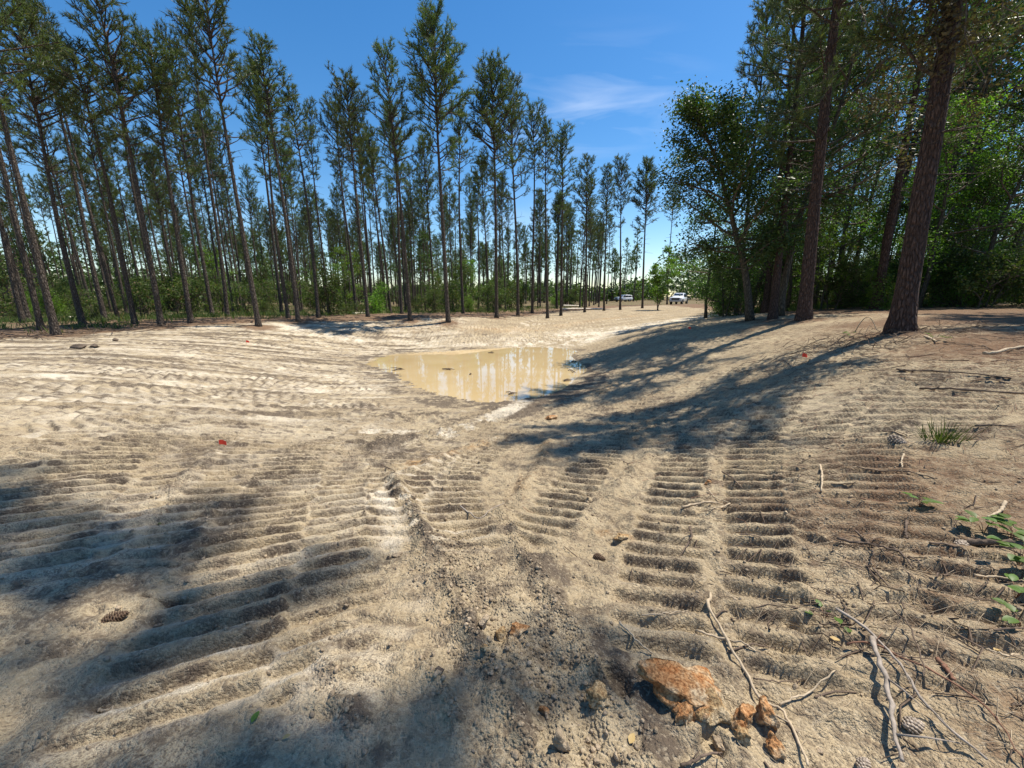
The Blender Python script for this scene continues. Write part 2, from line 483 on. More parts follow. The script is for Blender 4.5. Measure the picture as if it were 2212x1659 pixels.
def axis(segs):
    """segs: start, list of (end, step0, growth)"""
    out = [segs[0]]
    for end, s0, g in segs[1]:
        st = out[-1]; x = st
        while x < end - 1e-6:
            x = min(end, x + s0 + g * (x - st)); out.append(x)
    return out
def sym(inner, s0, g, lim, far):
    pos = axis((0.0, [(inner, s0, 0), (lim, s0, g), (far, s0 + g * (lim - inner), 0.16)]))
    return np.array([-p for p in pos[:0:-1]] + pos)
xl = sym(2.2, 0.0125, 0.0042, 22, 900)
xr = sym(2.2, 0.0125, 0.0062, 30, 900)
xs = np.concatenate([xl[xl < 0], xr[xr >= 0]])
yf = axis((0.6, [(3.4, 0.0115, 0), (45, 0.0115, 0.0100), (1500, 0.45, 0.14)]))
yb = axis((0.0, [(8, 0.05, 0.25), (300, 2.0, 0.3)]))
ys = np.array([0.6 - b for b in yb[:0:-1]] + yf)
GX, GY = np.meshgrid(xs, ys)
SH = GX.shape
gx, gy = GX.ravel(), GY.ravel()
gz = base_z(gx, gy)
dist = np.hypot(gx, gy)
near = dist < 46
dark = np.zeros_like(gx); orange = np.zeros_like(gx); pale = np.zeros_like(gx)
litter = np.zeros_like(gx); moss = np.zeros_like(gx); crumb = np.zeros_like(gx)
dz = np.zeros_like(gx)

def stroke(pts, half, n=24):
    """indices, arc length s, signed offset d for ground verts within half of a path"""
    P = path(pts, n) if not isinstance(pts, np.ndarray) else pts
    lo = P.min(0) - half; hi = P.max(0) + half
    idx = np.where((gx > lo[0]) & (gx < hi[0]) & (gy > lo[1]) & (gy < hi[1]))[0]
    X, Y = gx[idx], gy[idx]
    best = np.full(len(idx), 1e9); S = np.zeros(len(idx)); D = np.zeros(len(idx))
    acc = 0.0
    for a, b in zip(P[:-1], P[1:]):
        e = b - a; L = math.hypot(*e)
        if L < 1e-6: continue
        e = e / L
        rx, ry = X - a[0], Y - a[1]
        t = np.clip(rx * e[0] + ry * e[1], 0, L)
        px, py = rx - t * e[0], ry - t * e[1]
        q = np.hypot(px, py)
        sd = e[0] * ry - e[1] * rx
        k = q < best
        best[k] = q[k]; S[k] = acc + t[k]; D[k] = np.sign(sd[k]) * q[k]
        acc += L
    k = best < half
    return idx[k], S[k], D[k], acc

# forest floor beyond the rims
rim = [(-60,4),(-17.5,9.5),(-16.6,11.5),(-16.5,13.4),(-16.1,15.3),(-15.3,17.3),(-13.6,19.8),(-11.6,22.0),(-8.6,24.2),(-4,25.4),(-1,28.8),(1.5,33),(4,38.5),(9,46),(14,54),(18,60),(24,62),(21,45),(18.5,32),(14,22),(11.5,17),(13,12),(14,7),(16,2),(16,-60)]
def inside(px, py, poly):
    c = np.zeros(len(px), bool)
    n = len(poly)
    for i in range(n):
        x1, y1 = poly[i]; x2, y2 = poly[(i + 1) % n]
        cond = ((y1 > py) != (y2 > py)) & (px < (x2 - x1) * (py - y1) / (y2 - y1 + 1e-12) + x1)
        c ^= cond
    return c
def pdist(px, py, poly):
    best = np.full(len(px), 1e9)
    for (x1, y1), (x2, y2) in zip(poly[:-1], poly[1:]):
        ex, ey = x2 - x1, y2 - y1
        t = np.clip(((px - x1) * ex + (py - y1) * ey) / (ex * ex + ey * ey), 0, 1)
        best = np.minimum(best, np.hypot(px - x1 - t * ex, py - y1 - t * ey))
    return best
clearing = inside(gx, gy, rim + [(-60, -60)])
rd = pdist(gx, gy, rim) * np.where(clearing, -1, 1)
rd = rd + 0.9 * fbm(gx * 0.6, gy * 0.6, 40, 3)
litter = np.maximum(litter, sstep(-0.4, 1.3, rd) * 0.95)
moss = np.maximum(moss, sstep(4, 10, rd) * 0.85)
# right hillside: thin straw and humus over sand
hill = sstep(3.2, 7.0, gx - 0.15 * gy) * (~(rd > 1)) * sstep(16.5, 12, gy)
litter = np.maximum(litter, hill * (0.52 + 0.4 * fbm(gx * 0.5, gy * 0.5, 44, 4)))
litter = np.maximum(litter, sstep(0.5, 2.2, gx - 0.12 * gy) * sstep(6.5, 2.0, gy) * (0.44 + 0.35 * fbm(gx * 1.2, gy * 1.2, 46, 3)))

# relief of loose soil
n_lo = fbm(gx * 1.1, gy * 1.1, 1, 4)
n_md = fbm(gx * 5.0, gy * 5.0, 7, 4)
n_hi = fbm(gx * 17.0, gy * 17.0, 13, 3)
clod = np.clip(fbm(gx * 26, gy * 26, 21, 2), 0.05, 1) ** 1.0
dry = sstep(0.0, 0.25, gz - WL)           # calmer next to the pool

# crawler tracks: (path, width, pitch, depth, strength)
tracks = [
    ([(0,795),(300,812),(600,830),(850,850)], 0.55, 0.24, 0.035, 0.9),
    ([(0,830),(200,838),(450,850),(700,862)], 0.55, 0.24, 0.035, 0.8),
    ([(0,770),(250,778),(500,800),(760,832)], 0.55, 0.22, 0.03, 0.7),
    ([(150,752),(350,765),(560,790),(780,826)], 0.5, 0.22, 0.03, 0.8),
    ([(300,742),(480,755),(640,782),(800,815)], 0.5, 0.22, 0.035, 0.9),
    ([(400,728),(560,742),(700,768),(800,795)], 0.5, 0.22, 0.035, 0.9),
    ([(500,718),(620,732),(740,757),(810,780)], 0.5, 0.22, 0.035, 0.8),
    ([(590,708),(690,725),(790,748),(860,760)], 0.5, 0.22, 0.035, 0.8),
    ([(740,712),(860,735),(1000,742),(1160,738)], 0.5, 0.22, 0.03, 0.7),
    ([(1000,720),(1120,722),(1280,705),(1420,686)], 0.5, 0.22, 0.03, 0.6),
    ([(1000,706),(1120,710),(1280,696),(1420,680)], 0.5, 0.22, 0.03, 0.6),
    ([(1180,740),(1300,722),(1420,704),(1540,688)], 0.5, 0.22, 0.025, 0.5),
    ([(20,1000),(220,960),(420,910),(640,880),(850,875)], 0.6, 0.19, 0.04, 0.9),
    ([(0,930),(250,910),(480,885),(700,868)], 0.6, 0.2, 0.04, 0.9),
    ([(1250,885),(1330,830),(1420,780),(1500,740)], 0.5, 0.17, 0.035, 0.8),
    ([(1380,905),(1470,830),(1560,775),(1640,735)], 0.5, 0.17, 0.035, 0.8),
    ([(1520,900),(1620,830),(1720,770)], 0.5, 0.17, 0.035, 0.8),
    ([(1750,910),(1790,860),(1850,800)], 0.5, 0.17, 0.03, 0.6),
    ([(-60,1300),(120,1080),(230,990),(380,930)], 0.75, 0.165, 0.05, 1.0),
    ([(330,1640),(500,1280),(590,1080),(670,960),(760,890)], 0.70, 0.165, 0.05, 1.0),
    ([(690,1560),(725,1230),(735,1080),(770,970),(850,900)], 0.48, 0.165, 0.05, 0.9),
    ([(1020,1210),(975,1080),(1020,1000),(1130,915)], 0.55, 0.175, 0.045, 0.9),
    ([(1120,1190),(1225,1070),(1320,965),(1430,895)], 0.52, 0.175, 0.05, 1.0),
    ([(1420,1470),(1420,1250),(1455,1070),(1500,960),(1570,870)], 0.50, 0.175, 0.055, 1.0),
    ([(1800,1560),(1690,1250),(1640,1060),(1630,950),(1660,880)], 0.56, 0.175, 0.055, 1.0),
    ([(2140,1520),(1990,1230),(1900,1060),(1870,940)], 0.48, 0.175, 0.045, 0.85),
    ([(2330,1500),(2160,1280),(2060,1150)], 0.45, 0.175, 0.045, 0.8),
    ([(1990,1560),(1850,1290),(1770,1090),(1745,960)], 0.42, 0.175, 0.045, 0.8),
    ([(640,1659),(790,1400),(850,1300),(850,1240)], 0.40, 0.175, 0.03, 0.55),
]
cover = np.zeros_like(gx)
# older passes under the ones listed: the whole pit has been driven over
rt = random.Random(12)
old = []
for k in range(16):
    v0 = 735 + k * 13 + rt.uniform(-6, 6); u0 = -20 if k > 2 else 150 + 80 * k
    old.append(([(u0, v0), (260 + u0 * .5, v0 + rt.uniform(2, 14)), (560, min(862, v0 + rt.uniform(10, 40))), (820, min(880, v0 + rt.uniform(20, 70)))], .5, rt.choice([.19, .22, .24]), .03, .9))
for k in range(12):
    u0 = 1240 + k * 70
    old.append(([(u0, 985 + rt.uniform(-15, 30)), (u0 + 60, 890), (u0 + 150, 830 + rt.uniform(-10, 10)), (u0 + 260, 780)], .55, .175, .036, .9))
for k in range(9):
    u0 = 60 + k * 105
    old.append(([(u0 - 120, 1240 + rt.uniform(-60, 60)), (u0, 1040), (u0 + 90, 950), (u0 + 200, 890)], .6, .185, .036, .9))
for k in range(6):
    old.append(([(760 + 40 * k, 715 + 4 * k), (950 + 30 * k, 722 + 3 * k), (1180, 735 - 9 * k), (1420 + 10 * k, 697 - 4 * k)], .5, .22, .03, .7))
for k in range(5):
    old.append(([(820 + 70 * k, 985 - 8 * k), (900 + 60 * k, 930), (1000 + 40 * k, 895)], .5, .19, .03, .6))
tracks = old + tracks
for q, (pts, wd, pitch, dep, k) in enumerate(tracks):
    half = wd / 2 + 0.10
    i, s, d, L = stroke(pts, half, 30)
    wob = 0.008 * vnoise(gx[i] * 2.5, gy[i] * 2.5, 50 + q) + 0.006 * vnoise(gx[i] * 12.0, gy[i] * 12.0, 51 + q)
    ph = (s + wob * 1.6 + 0.08 * d * math.sin(q * 1.7)) / pitch
    pid = np.floor(ph)
    t = ph - pid
    rnd = vnoise(pid * 3.17 + q * 11.3, np.zeros_like(pid) + 0.5 + q, 60)
    prof = np.where(t < 0.12, t / 0.12, np.where(t < .34, 1.0 - .05 * (t - .12) / .22, .95 * (1 - sstep(.34, 1.0, t))))
    lr = 1.0 if pts[0][0] > 1050 else 1.5
    dep = dep * (1.35 if lr == 1.0 else 1.5)
    if q >= len(old) and pts[0][1] < 900 and pts[0][0] < 900: dep *= 1.3
    a = np.abs(d) + 0.035 * vnoise(gx[i] * 7, gy[i] * 7, 70 + q)
    inw = 1 - sstep(wd / 2 - 0.05, wd / 2 + 0.02, a)
    endw = sstep(0, 0.25, s) * sstep(0, 0.25, L - s)
    worn = np.clip(0.95 + 0.45 * fbm(gx[i] * 1.6, gy[i] * 1.6, 80 + q, 3) + 0.22 * rnd, 0.08, 1.15)
    w = inw * endw * k
    bed = -0.6 * dep + dep * prof * worn + 0.004 * rnd
    dz[i] = dz[i] * (1 - w) + bed * w
    berm = np.exp(-((a - wd / 2 - 0.02) / 0.03) ** 2) * 0.014 * endw * k * np.clip(0.6 + n_md[i], 0, 2)
    dz[i] += berm
    cover[i] = np.maximum(cover[i], w)
    # damper soil in cuts and strip edges, with their small shadows painted in
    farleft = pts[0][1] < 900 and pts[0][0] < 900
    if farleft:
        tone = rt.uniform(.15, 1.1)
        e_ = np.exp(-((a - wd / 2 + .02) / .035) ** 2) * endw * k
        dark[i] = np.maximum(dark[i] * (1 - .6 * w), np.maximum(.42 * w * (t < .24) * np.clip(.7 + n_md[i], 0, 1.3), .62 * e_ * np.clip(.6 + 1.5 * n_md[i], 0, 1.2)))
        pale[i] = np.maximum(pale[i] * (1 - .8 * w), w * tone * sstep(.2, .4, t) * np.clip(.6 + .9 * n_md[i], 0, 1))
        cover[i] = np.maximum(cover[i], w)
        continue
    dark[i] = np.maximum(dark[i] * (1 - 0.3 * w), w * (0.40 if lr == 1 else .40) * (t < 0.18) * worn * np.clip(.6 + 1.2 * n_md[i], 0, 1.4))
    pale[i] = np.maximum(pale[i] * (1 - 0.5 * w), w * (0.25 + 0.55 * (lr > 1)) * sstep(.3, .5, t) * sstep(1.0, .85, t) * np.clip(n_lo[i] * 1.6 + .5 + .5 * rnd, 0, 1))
# windrows spilled off the blade corners: (path, half width, height, crumbliness)
for q, (pts, half, hh, cr) in enumerate([
    ([(845,1030),(890,1100),(950,1230),(1040,1420),(1160,1659)], 0.10, 0.085, 1.0),
    ([(1415,972),(1330,1060),(1230,1160),(1160,1230)], 0.11, 0.06, 0.2),
    ([(1190,950),(1150,1040),(1080,1120),(1090,1180)], 0.12, 0.05, 0.3),
    ([(1080,1100),(1130,1200),(1220,1350),(1370,1600)], 0.10, 0.055, 1.0),
    ([(1530,960),(1535,1080),(1560,1250)], 0.06, 0.02, 0.3),
    ([(1725,960),(1760,1080),(1850,1280)], 0.08, 0.02, 0.4),
    ([(860,1030),(960,990),(1050,955),(1110,930)], 0.14, 0.045, 0.4),
    ([(470,970),(420,1020),(340,1090)], 0.14, 0.03, 0.5),
    ([(690,1380),(720,1480),(800,1659)], 0.07, 0.025, 0.8),
    ([(900,1400),(960,1500),(1020,1640)], 0.06, 0.03, 0.9),
]):
    i, s, d, L = stroke(pts, half * 1.6)
    e = sstep(0, 0.2, s) * sstep(0, 0.2, L - s)
    g = np.exp(-(d / (half * 0.7)) ** 2) * e
    dz[i] = dz[i] * (1 - 0.75 * g) + hh * g * (0.7 + 0.7 * n_md[i])
    crumb[i] = np.maximum(crumb[i], g * cr)
    cover[i] *= (1 - g)
# damp ring round the pool and other soil tones (strokes: path, half width, channel, strength)
for pts, half, ch, k in [
    ([(800,800),(900,845),(1000,872),(1120,872),(1240,840),(1300,800)], 0.9, dark, 0.75),
    ([(780,880),(900,900),(1010,905)], 0.8, dark, 0.6),
    ([(830,960),(950,935),(1080,905),(1200,870)], 0.55, dark, 0.75),
    ([(1180,900),(1300,890),(1430,870)], 0.8, dark, 0.45),
    ([(760,1000),(850,985),(950,960)], 0.5, dark, 0.55),
    ([(560,745),(700,770),(800,800)], 1.6, dark, 0.28),
    ([(100,770),(300,790),(500,800)], 1.2, dark, 0.28),
    ([(1500,1050),(1480,1180),(1500,1300)], 0.35, dark, 0.30),
    ([(1130,1180),(1250,1350),(1400,1560)], 0.16, dark, 0.55),
    ([(1330,1440),(1370,1520),(1420,1620)], 0.14, dark, 0.75),
    ([(890,1100),(960,1250),(1060,1450),(1150,1620)], 0.07, dark, 0.45),
    ([(700,1400),(760,1560),(820,1659)], 0.10, dark, 0.35),
    ([(950,940),(1050,910),(1110,880),(1130,868)], 0.34, pale, 1.9),
    ([(800,935),(870,934),(960,938)], 0.2, pale, 1.9),
    ([(820,1070),(850,1120),(850,1180)], 0.12, pale, 0.9),
    ([(870,925),(960,900),(1020,885)], 0.2, pale, 0.5),
    ([(0,810),(250,822),(500,835),(700,845)], 0.5, pale, 0.9),
    ([(350,760),(600,800),(800,832)], 0.4, pale, 0.7),
    ([(600,702),(700,722),(800,738)], 0.9, pale, 1.0),
    ([(860,742),(1000,745),(1150,742)], 0.7, pale, 0.8),
    ([(1150,745),(1300,718),(1450,695),(1560,680)], 2.6, pale, 1.25),
    ([(0,900),(200,915),(450,930)], 0.5, pale, 0.5),
    ([(0,1030),(250,1040),(430,1030)], 0.5, pale, 0.4),
    ([(480,1000),(650,990),(780,1000)], 0.4, pale, 0.4),
    ([(300,1110),(330,1060),(380,1010)], 0.35, pale, 0.45),
    ([(870,1010),(960,985),(1040,960),(1090,940)], 0.17, orange, 0.75),
    ([(1180,950),(1160,1000),(1110,1080)], 0.14, orange, 0.35),
    ([(1290,850),(1340,820),(1400,800)], 0.35, orange, 0.6),
    ([(1330,880),(1420,850),(1500,820)], 0.30, orange, 0.4),
    ([(900,705),(1020,712),(1130,712)], 0.9, orange, 0.6),
    ([(1160,712),(1300,690),(1400,680)], 0.8, orange, 0.6),
    ([(850,700),(900,712)], 0.8, orange, 0.6),
    ([(1290,1150),(1350,1165)], 0.10, orange, 0.8),
    ([(1080,1350),(1110,1370),(1130,1400)], 0.06, orange, 0.5),
]:
    i, s, d, L = stroke(pts, half)
    w = (1 - (np.abs(d) / half) ** 2) * np.clip(0.55 + 1.0 * n_lo[i] + 1.1 * n_md[i] + 0.5 * n_hi[i], 0, 1.3)
    ch[i] = np.maximum(ch[i], k * w)
edge = sstep(0.08, 0.0, np.abs(gz - WL - 0.02)) * (dist < 30) * (gy > 6) * np.clip(.5 + 1.3 * n_lo + .8 * n_md, 0, 1.2)
dark = np.maximum(dark, edge * 0.5 * (gz > WL - 0.02))

for pts, half, k in [([(760,900),(900,900),(1050,890),(1200,880)], .9, .5), ([(830,960),(950,935),(1080,905)], .5, .8), ([(1250,920),(1400,890)], .6, .5)]:
    i, s, d, L = stroke(pts, half)
    crumb[i] = np.maximum(crumb[i], k * (1 - (d / half) ** 2))
dA, dB = hit(0, 800), hit(820, 850)
dv = (dB - dA) / np.linalg.norm(dB - dA)
su = gx * dv[0] + gy * dv[1]; sw = -gx * dv[1] + gy * dv[0]
streak = fbm(su * .7, sw * 5.5, 35, 3)
lb = sstep(-1.5, -4.5, gx) * sstep(4.2, 6.8, gy) * (rd < 0.4)
dark = np.maximum(dark, lb * np.clip(.16 + .55 * streak + .35 * np.clip(n_md, -.2, 1), 0, .48) * (1 - .6 * np.clip(pale, 0, 1)))
dz += lb * .035 * streak
pale = np.maximum(pale, lb * .8 * np.clip(.3 - 1.3 * streak + .6 * n_md, 0, 1))
damp = fbm(gx * .9 + 4, gy * .9, 48, 4)
dark = np.maximum(dark, sstep(6, 4.5, gy) * np.clip(.55 * damp + .3 * n_md - .02, 0, .4))
for (u, v) in [(122,727),(180,704),(292,702),(350,707),(413,699),(559,707),(645,697),(795,686),(886,693),(968,697),(1073,688),(1943,722),(1735,694),(1668,694),(1622,693)]:
    c = hit(u, v)
    i = np.where((np.abs(gx - c[0]) < 2.5) & (np.abs(gy - c[1]) < 2.5))[0]
    r_ = np.hypot(gx[i] - c[0], gy[i] - c[1]) * (1 + .35 * n_md[i])
    litter[i] = np.maximum(litter[i], .85 * np.exp(-(r_ / .9) ** 2))
    dz[i] += .05 * np.exp(-(r_ / .5) ** 2)
dark *= 1 - .8 * np.clip(pale - .3, 0, 1)
# loose crumbly heart of the foreground
i, s, d, L = stroke([(960,1180),(1060,1330),(1180,1500),(1280,1659)], 0.34)
w = 1 - (np.abs(d) / 0.34) ** 2
crumb[i] = np.maximum(crumb[i], 0.85 * w)
dz[i] *= (1 - 0.6 * w); dz[i] += 0.018 * w * n_md[i] * 2
# cracks
for pts in [[(245,1102),(300,1106),(345,1100),(400,1108),(470,1102)], [(310,1290),(360,1296),(430,1288),(480,1280)], [(300,1225),(345,1222),(400,1215),(470,1205)], [(420,1140),(470,1148),(560,1138)]]:
    i, s, d, L = stroke(pts, 0.05, 40)
    g = np.exp(-((d + 0.012 * vnoise(s * 18, s * 0, 91)) / 0.012) ** 2)
    dz[i] -= 0.035 * g; dark[i] = np.maximum(dark[i], 0.6 * g)
# boot and hoof prints
for (u, v, a, b, ang) in [(1752,1160,.05,.09,.5),(1690,1262,.05,.08,.4),(1735,1355,.05,.07,.3),(1680,1420,.05,.08,.9),(1905,1225,.04,.06,.2),(1540,1600,.05,.05,0),(1330,1470,.06,.08,.6),(2000,1300,.05,.07,.2)]:
    c = hit(u, v)
    i = np.where((np.abs(gx - c[0]) < .25) & (np.abs(gy - c[1]) < .25))[0]
    ca, sa = math.cos(ang), math.sin(ang)
    X = (gx[i] - c[0]) * ca + (gy[i] - c[1]) * sa; Y = -(gx[i] - c[0]) * sa + (gy[i] - c[1]) * ca
    q = np.sqrt((X / a) ** 2 + (Y / b) ** 2)
    dz[i] += -0.045 * sstep(1.05, 0.7, q) + 0.012 * np.exp(-((q - 1.25) / .2) ** 2)
# low knolls of undisturbed litter on the hillside
free = 1 - cover
dz += 0.030 * n_lo * dry * (0.4 + 0.6 * free)
rdg = 1 - np.abs(fbm(gx * 7.0, gy * 9.0, 17, 3)) * 2.2
dz += (rdg - 0.45) * (0.007 + 0.016 * free) * (0.3 + 0.7 * dry)
dz += n_md * (0.007 + 0.014 * crumb + 0.012 * free) * (0.35 + 0.65 * dry)
dz += n_hi * (0.006 + 0.010 * crumb + 0.003 * hill) * sstep(24, 8, dist)
dz += clod * (0.007 + 0.018 * crumb) * sstep(14, 6, dist) + np.clip(fbm(gx * 9, gy * 9, 27, 2), 0, 1) * 0.09 * crumb * sstep(3, 6, dist) * sstep(14, 10, dist)
dz *= (1 - 0.35 * sstep(30, 60, dist))
dz += sstep(1, 6, rd) * 0.10 * fbm(gx * 0.25, gy * 0.25, 33, 3)
gz2 = gz + dz
HZ = gz2.reshape(SH)
def hz(x, y):
    """height of the finished ground"""
    j = int(np.clip(np.searchsorted(xs, x) - 1, 0, len(xs) - 2)); i = int(np.clip(np.searchsorted(ys, y) - 1, 0, len(ys) - 2))
    fx = (x - xs[j]) / (xs[j + 1] - xs[j]); fy = (y - ys[i]) / (ys[i + 1] - ys[i])
    return float((HZ[i, j] * (1 - fx) + HZ[i, j + 1] * fx) * (1 - fy) + (HZ[i + 1, j] * (1 - fx) + HZ[i + 1, j + 1] * fx) * fy)
def hzv(x, y):
    j = np.clip(np.searchsorted(xs, x) - 1, 0, len(xs) - 2); i = np.clip(np.searchsorted(ys, y) - 1, 0, len(ys) - 2)
    fx = (x - xs[j]) / (xs[j + 1] - xs[j]); fy = (y - ys[i]) / (ys[i + 1] - ys[i])
    return (HZ[i, j] * (1 - fx) + HZ[i, j + 1] * fx) * (1 - fy) + (HZ[i + 1, j] * (1 - fx) + HZ[i + 1, j + 1] * fx) * fy
def gp(u, v):
    c = hit(u, v)
    return (float(c[0]), float(c[1]), hz(c[0], c[1]))

mbg = MB()
ny, nx = SH
ii = np.arange(ny - 1)[:, None] * nx; jj = np.arange(nx - 1)[None, :]
quads = np.stack([ii + jj, ii + jj + 1, ii + nx + jj + 1, ii + nx + jj], -1).reshape(-1, 4)
mbg.add(np.stack([gx, gy, gz2], -1), None, quads)
gme = mbg.mesh('ground', M['soil'], True)
a1 = gme.color_attributes.new('soil', 'FLOAT_COLOR', 'POINT')
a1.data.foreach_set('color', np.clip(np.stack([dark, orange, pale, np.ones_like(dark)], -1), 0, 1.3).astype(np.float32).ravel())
a2 = gme.color_attributes.new('soil2', 'FLOAT_COLOR', 'POINT')
a2.data.foreach_set('color', np.clip(np.stack([litter, moss, crumb, np.ones_like(dark)], -1), 0, 1).astype(np.float32).ravel())
ground = link('ground', gme)
tag(ground, kind='structure')
print('ground quads', len(quads), SH)

# pool of muddy water
m, n, l, out = nt('muddy_water')
b = n.new('ShaderNodeBsdfPrincipled')
tcx = n.new('ShaderNodeTexCoord')
no = n.new('ShaderNodeTexNoise'); no.inputs['Scale'].default_value = 0.5; no.inputs['Detail'].default_value = 3
l.new(tcx.outputs['Object'], no.inputs['Vector'])
r = n.new('ShaderNodeValToRGB')
r.color_ramp.elements[0].position = 0.35; r.color_ramp.elements[1].position = 0.7
r.color_ramp.elements[0].color = (0.48, 0.35, 0.172, 1); r.color_ramp.elements[1].color = (0.54, 0.41, 0.222, 1)
l.new(no.outputs['Fac'], r.inputs[0]); l.new(r.outputs[0], b.inputs['Base Color'])
b.inputs['Roughness'].default_value = 0.0; b.inputs['IOR'].default_value = 1.33; b.inputs['Specular IOR Level'].default_value = 1.0
nw = n.new('ShaderNodeTexNoise'); nw.inputs['Scale'].default_value = 1.6; nw.inputs['Detail'].default_value = 2
l.new(tcx.outputs['Object'], nw.inputs['Vector'])
bp = n.new('ShaderNodeBump'); bp.inputs['Strength'].default_value = 0.008; bp.inputs['Distance'].default_value = 0.02
l.new(nw.outputs['Fac'], bp.inputs['Height']); l.new(bp.outputs[0], b.inputs['Normal'])
l.new(b.outputs[0], out.inputs['Surface'])
M['water'] = m
mbw = MB()
pc = at_z(1050, 800, WL)
th = np.linspace(0, 2 * math.pi, 48, endpoint=False)
ring = np.stack([pc[0] + 7.2 * np.cos(th), pc[1] + 1 + 6.6 * np.sin(th), np.full(48, WL)], -1)
mbw.add(np.vstack([ring, [(pc[0], pc[1] + 1, WL)]]), [(i, (i + 1) % 48, 48) for i in range(48)])
puddle = link('puddle', mbw.mesh('puddle', M['water']))
tag(puddle, kind='structure')

# ------------------------------------------------------------------ pines
def rot_to(v):
    """two unit vectors square to v"""
    v = v / (np.linalg.norm(v) + 1e-9)
    ref = np.array((0, 0, 1.0)) if abs(v[2]) < 0.9 else np.array((1.0, 0, 0))
    a = np.cross(v, ref); a /= np.linalg.norm(a)
    return v, a, np.cross(v, a)
def tufts(mb, pos, dirs, rs, blades=9, length=0.24, width=0.028, spread=0.95):
    """needle sprays: thin triangles fanning from each twig end"""
    pos = np.asarray(pos); dirs = np.asarray(dirs); n = len(pos)
    dirs = dirs / (np.linalg.norm(dirs, axis=1)[:, None] + 1e-9)
    rv = rs.normal(size=(n, blades, 3))
    D = dirs[:, None, :] + rv * spread * 0.62
    D /= np.linalg.norm(D, axis=2)[:, :, None]
    L = length * rs.uniform(0.65, 1.15, (n, blades, 1))
    side = np.cross(D, rs.normal(size=(n, blades, 3)))
    side /= np.linalg.norm(side, axis=2)[:, :, None] + 1e-9
    back = rs.uniform(-0.10, 0.03, (n, blades, 1)) * dirs[:, None, :]
    p0 = pos[:, None, :] + back
    a = p0 + side * width * 0.5; b = p0 - side * width * 0.5
    tip = p0 + D * L
    V = np.stack([a, b, tip], 2).reshape(-1, 3)
    mb.add(V, np.arange(len(V)).reshape(-1, 3))
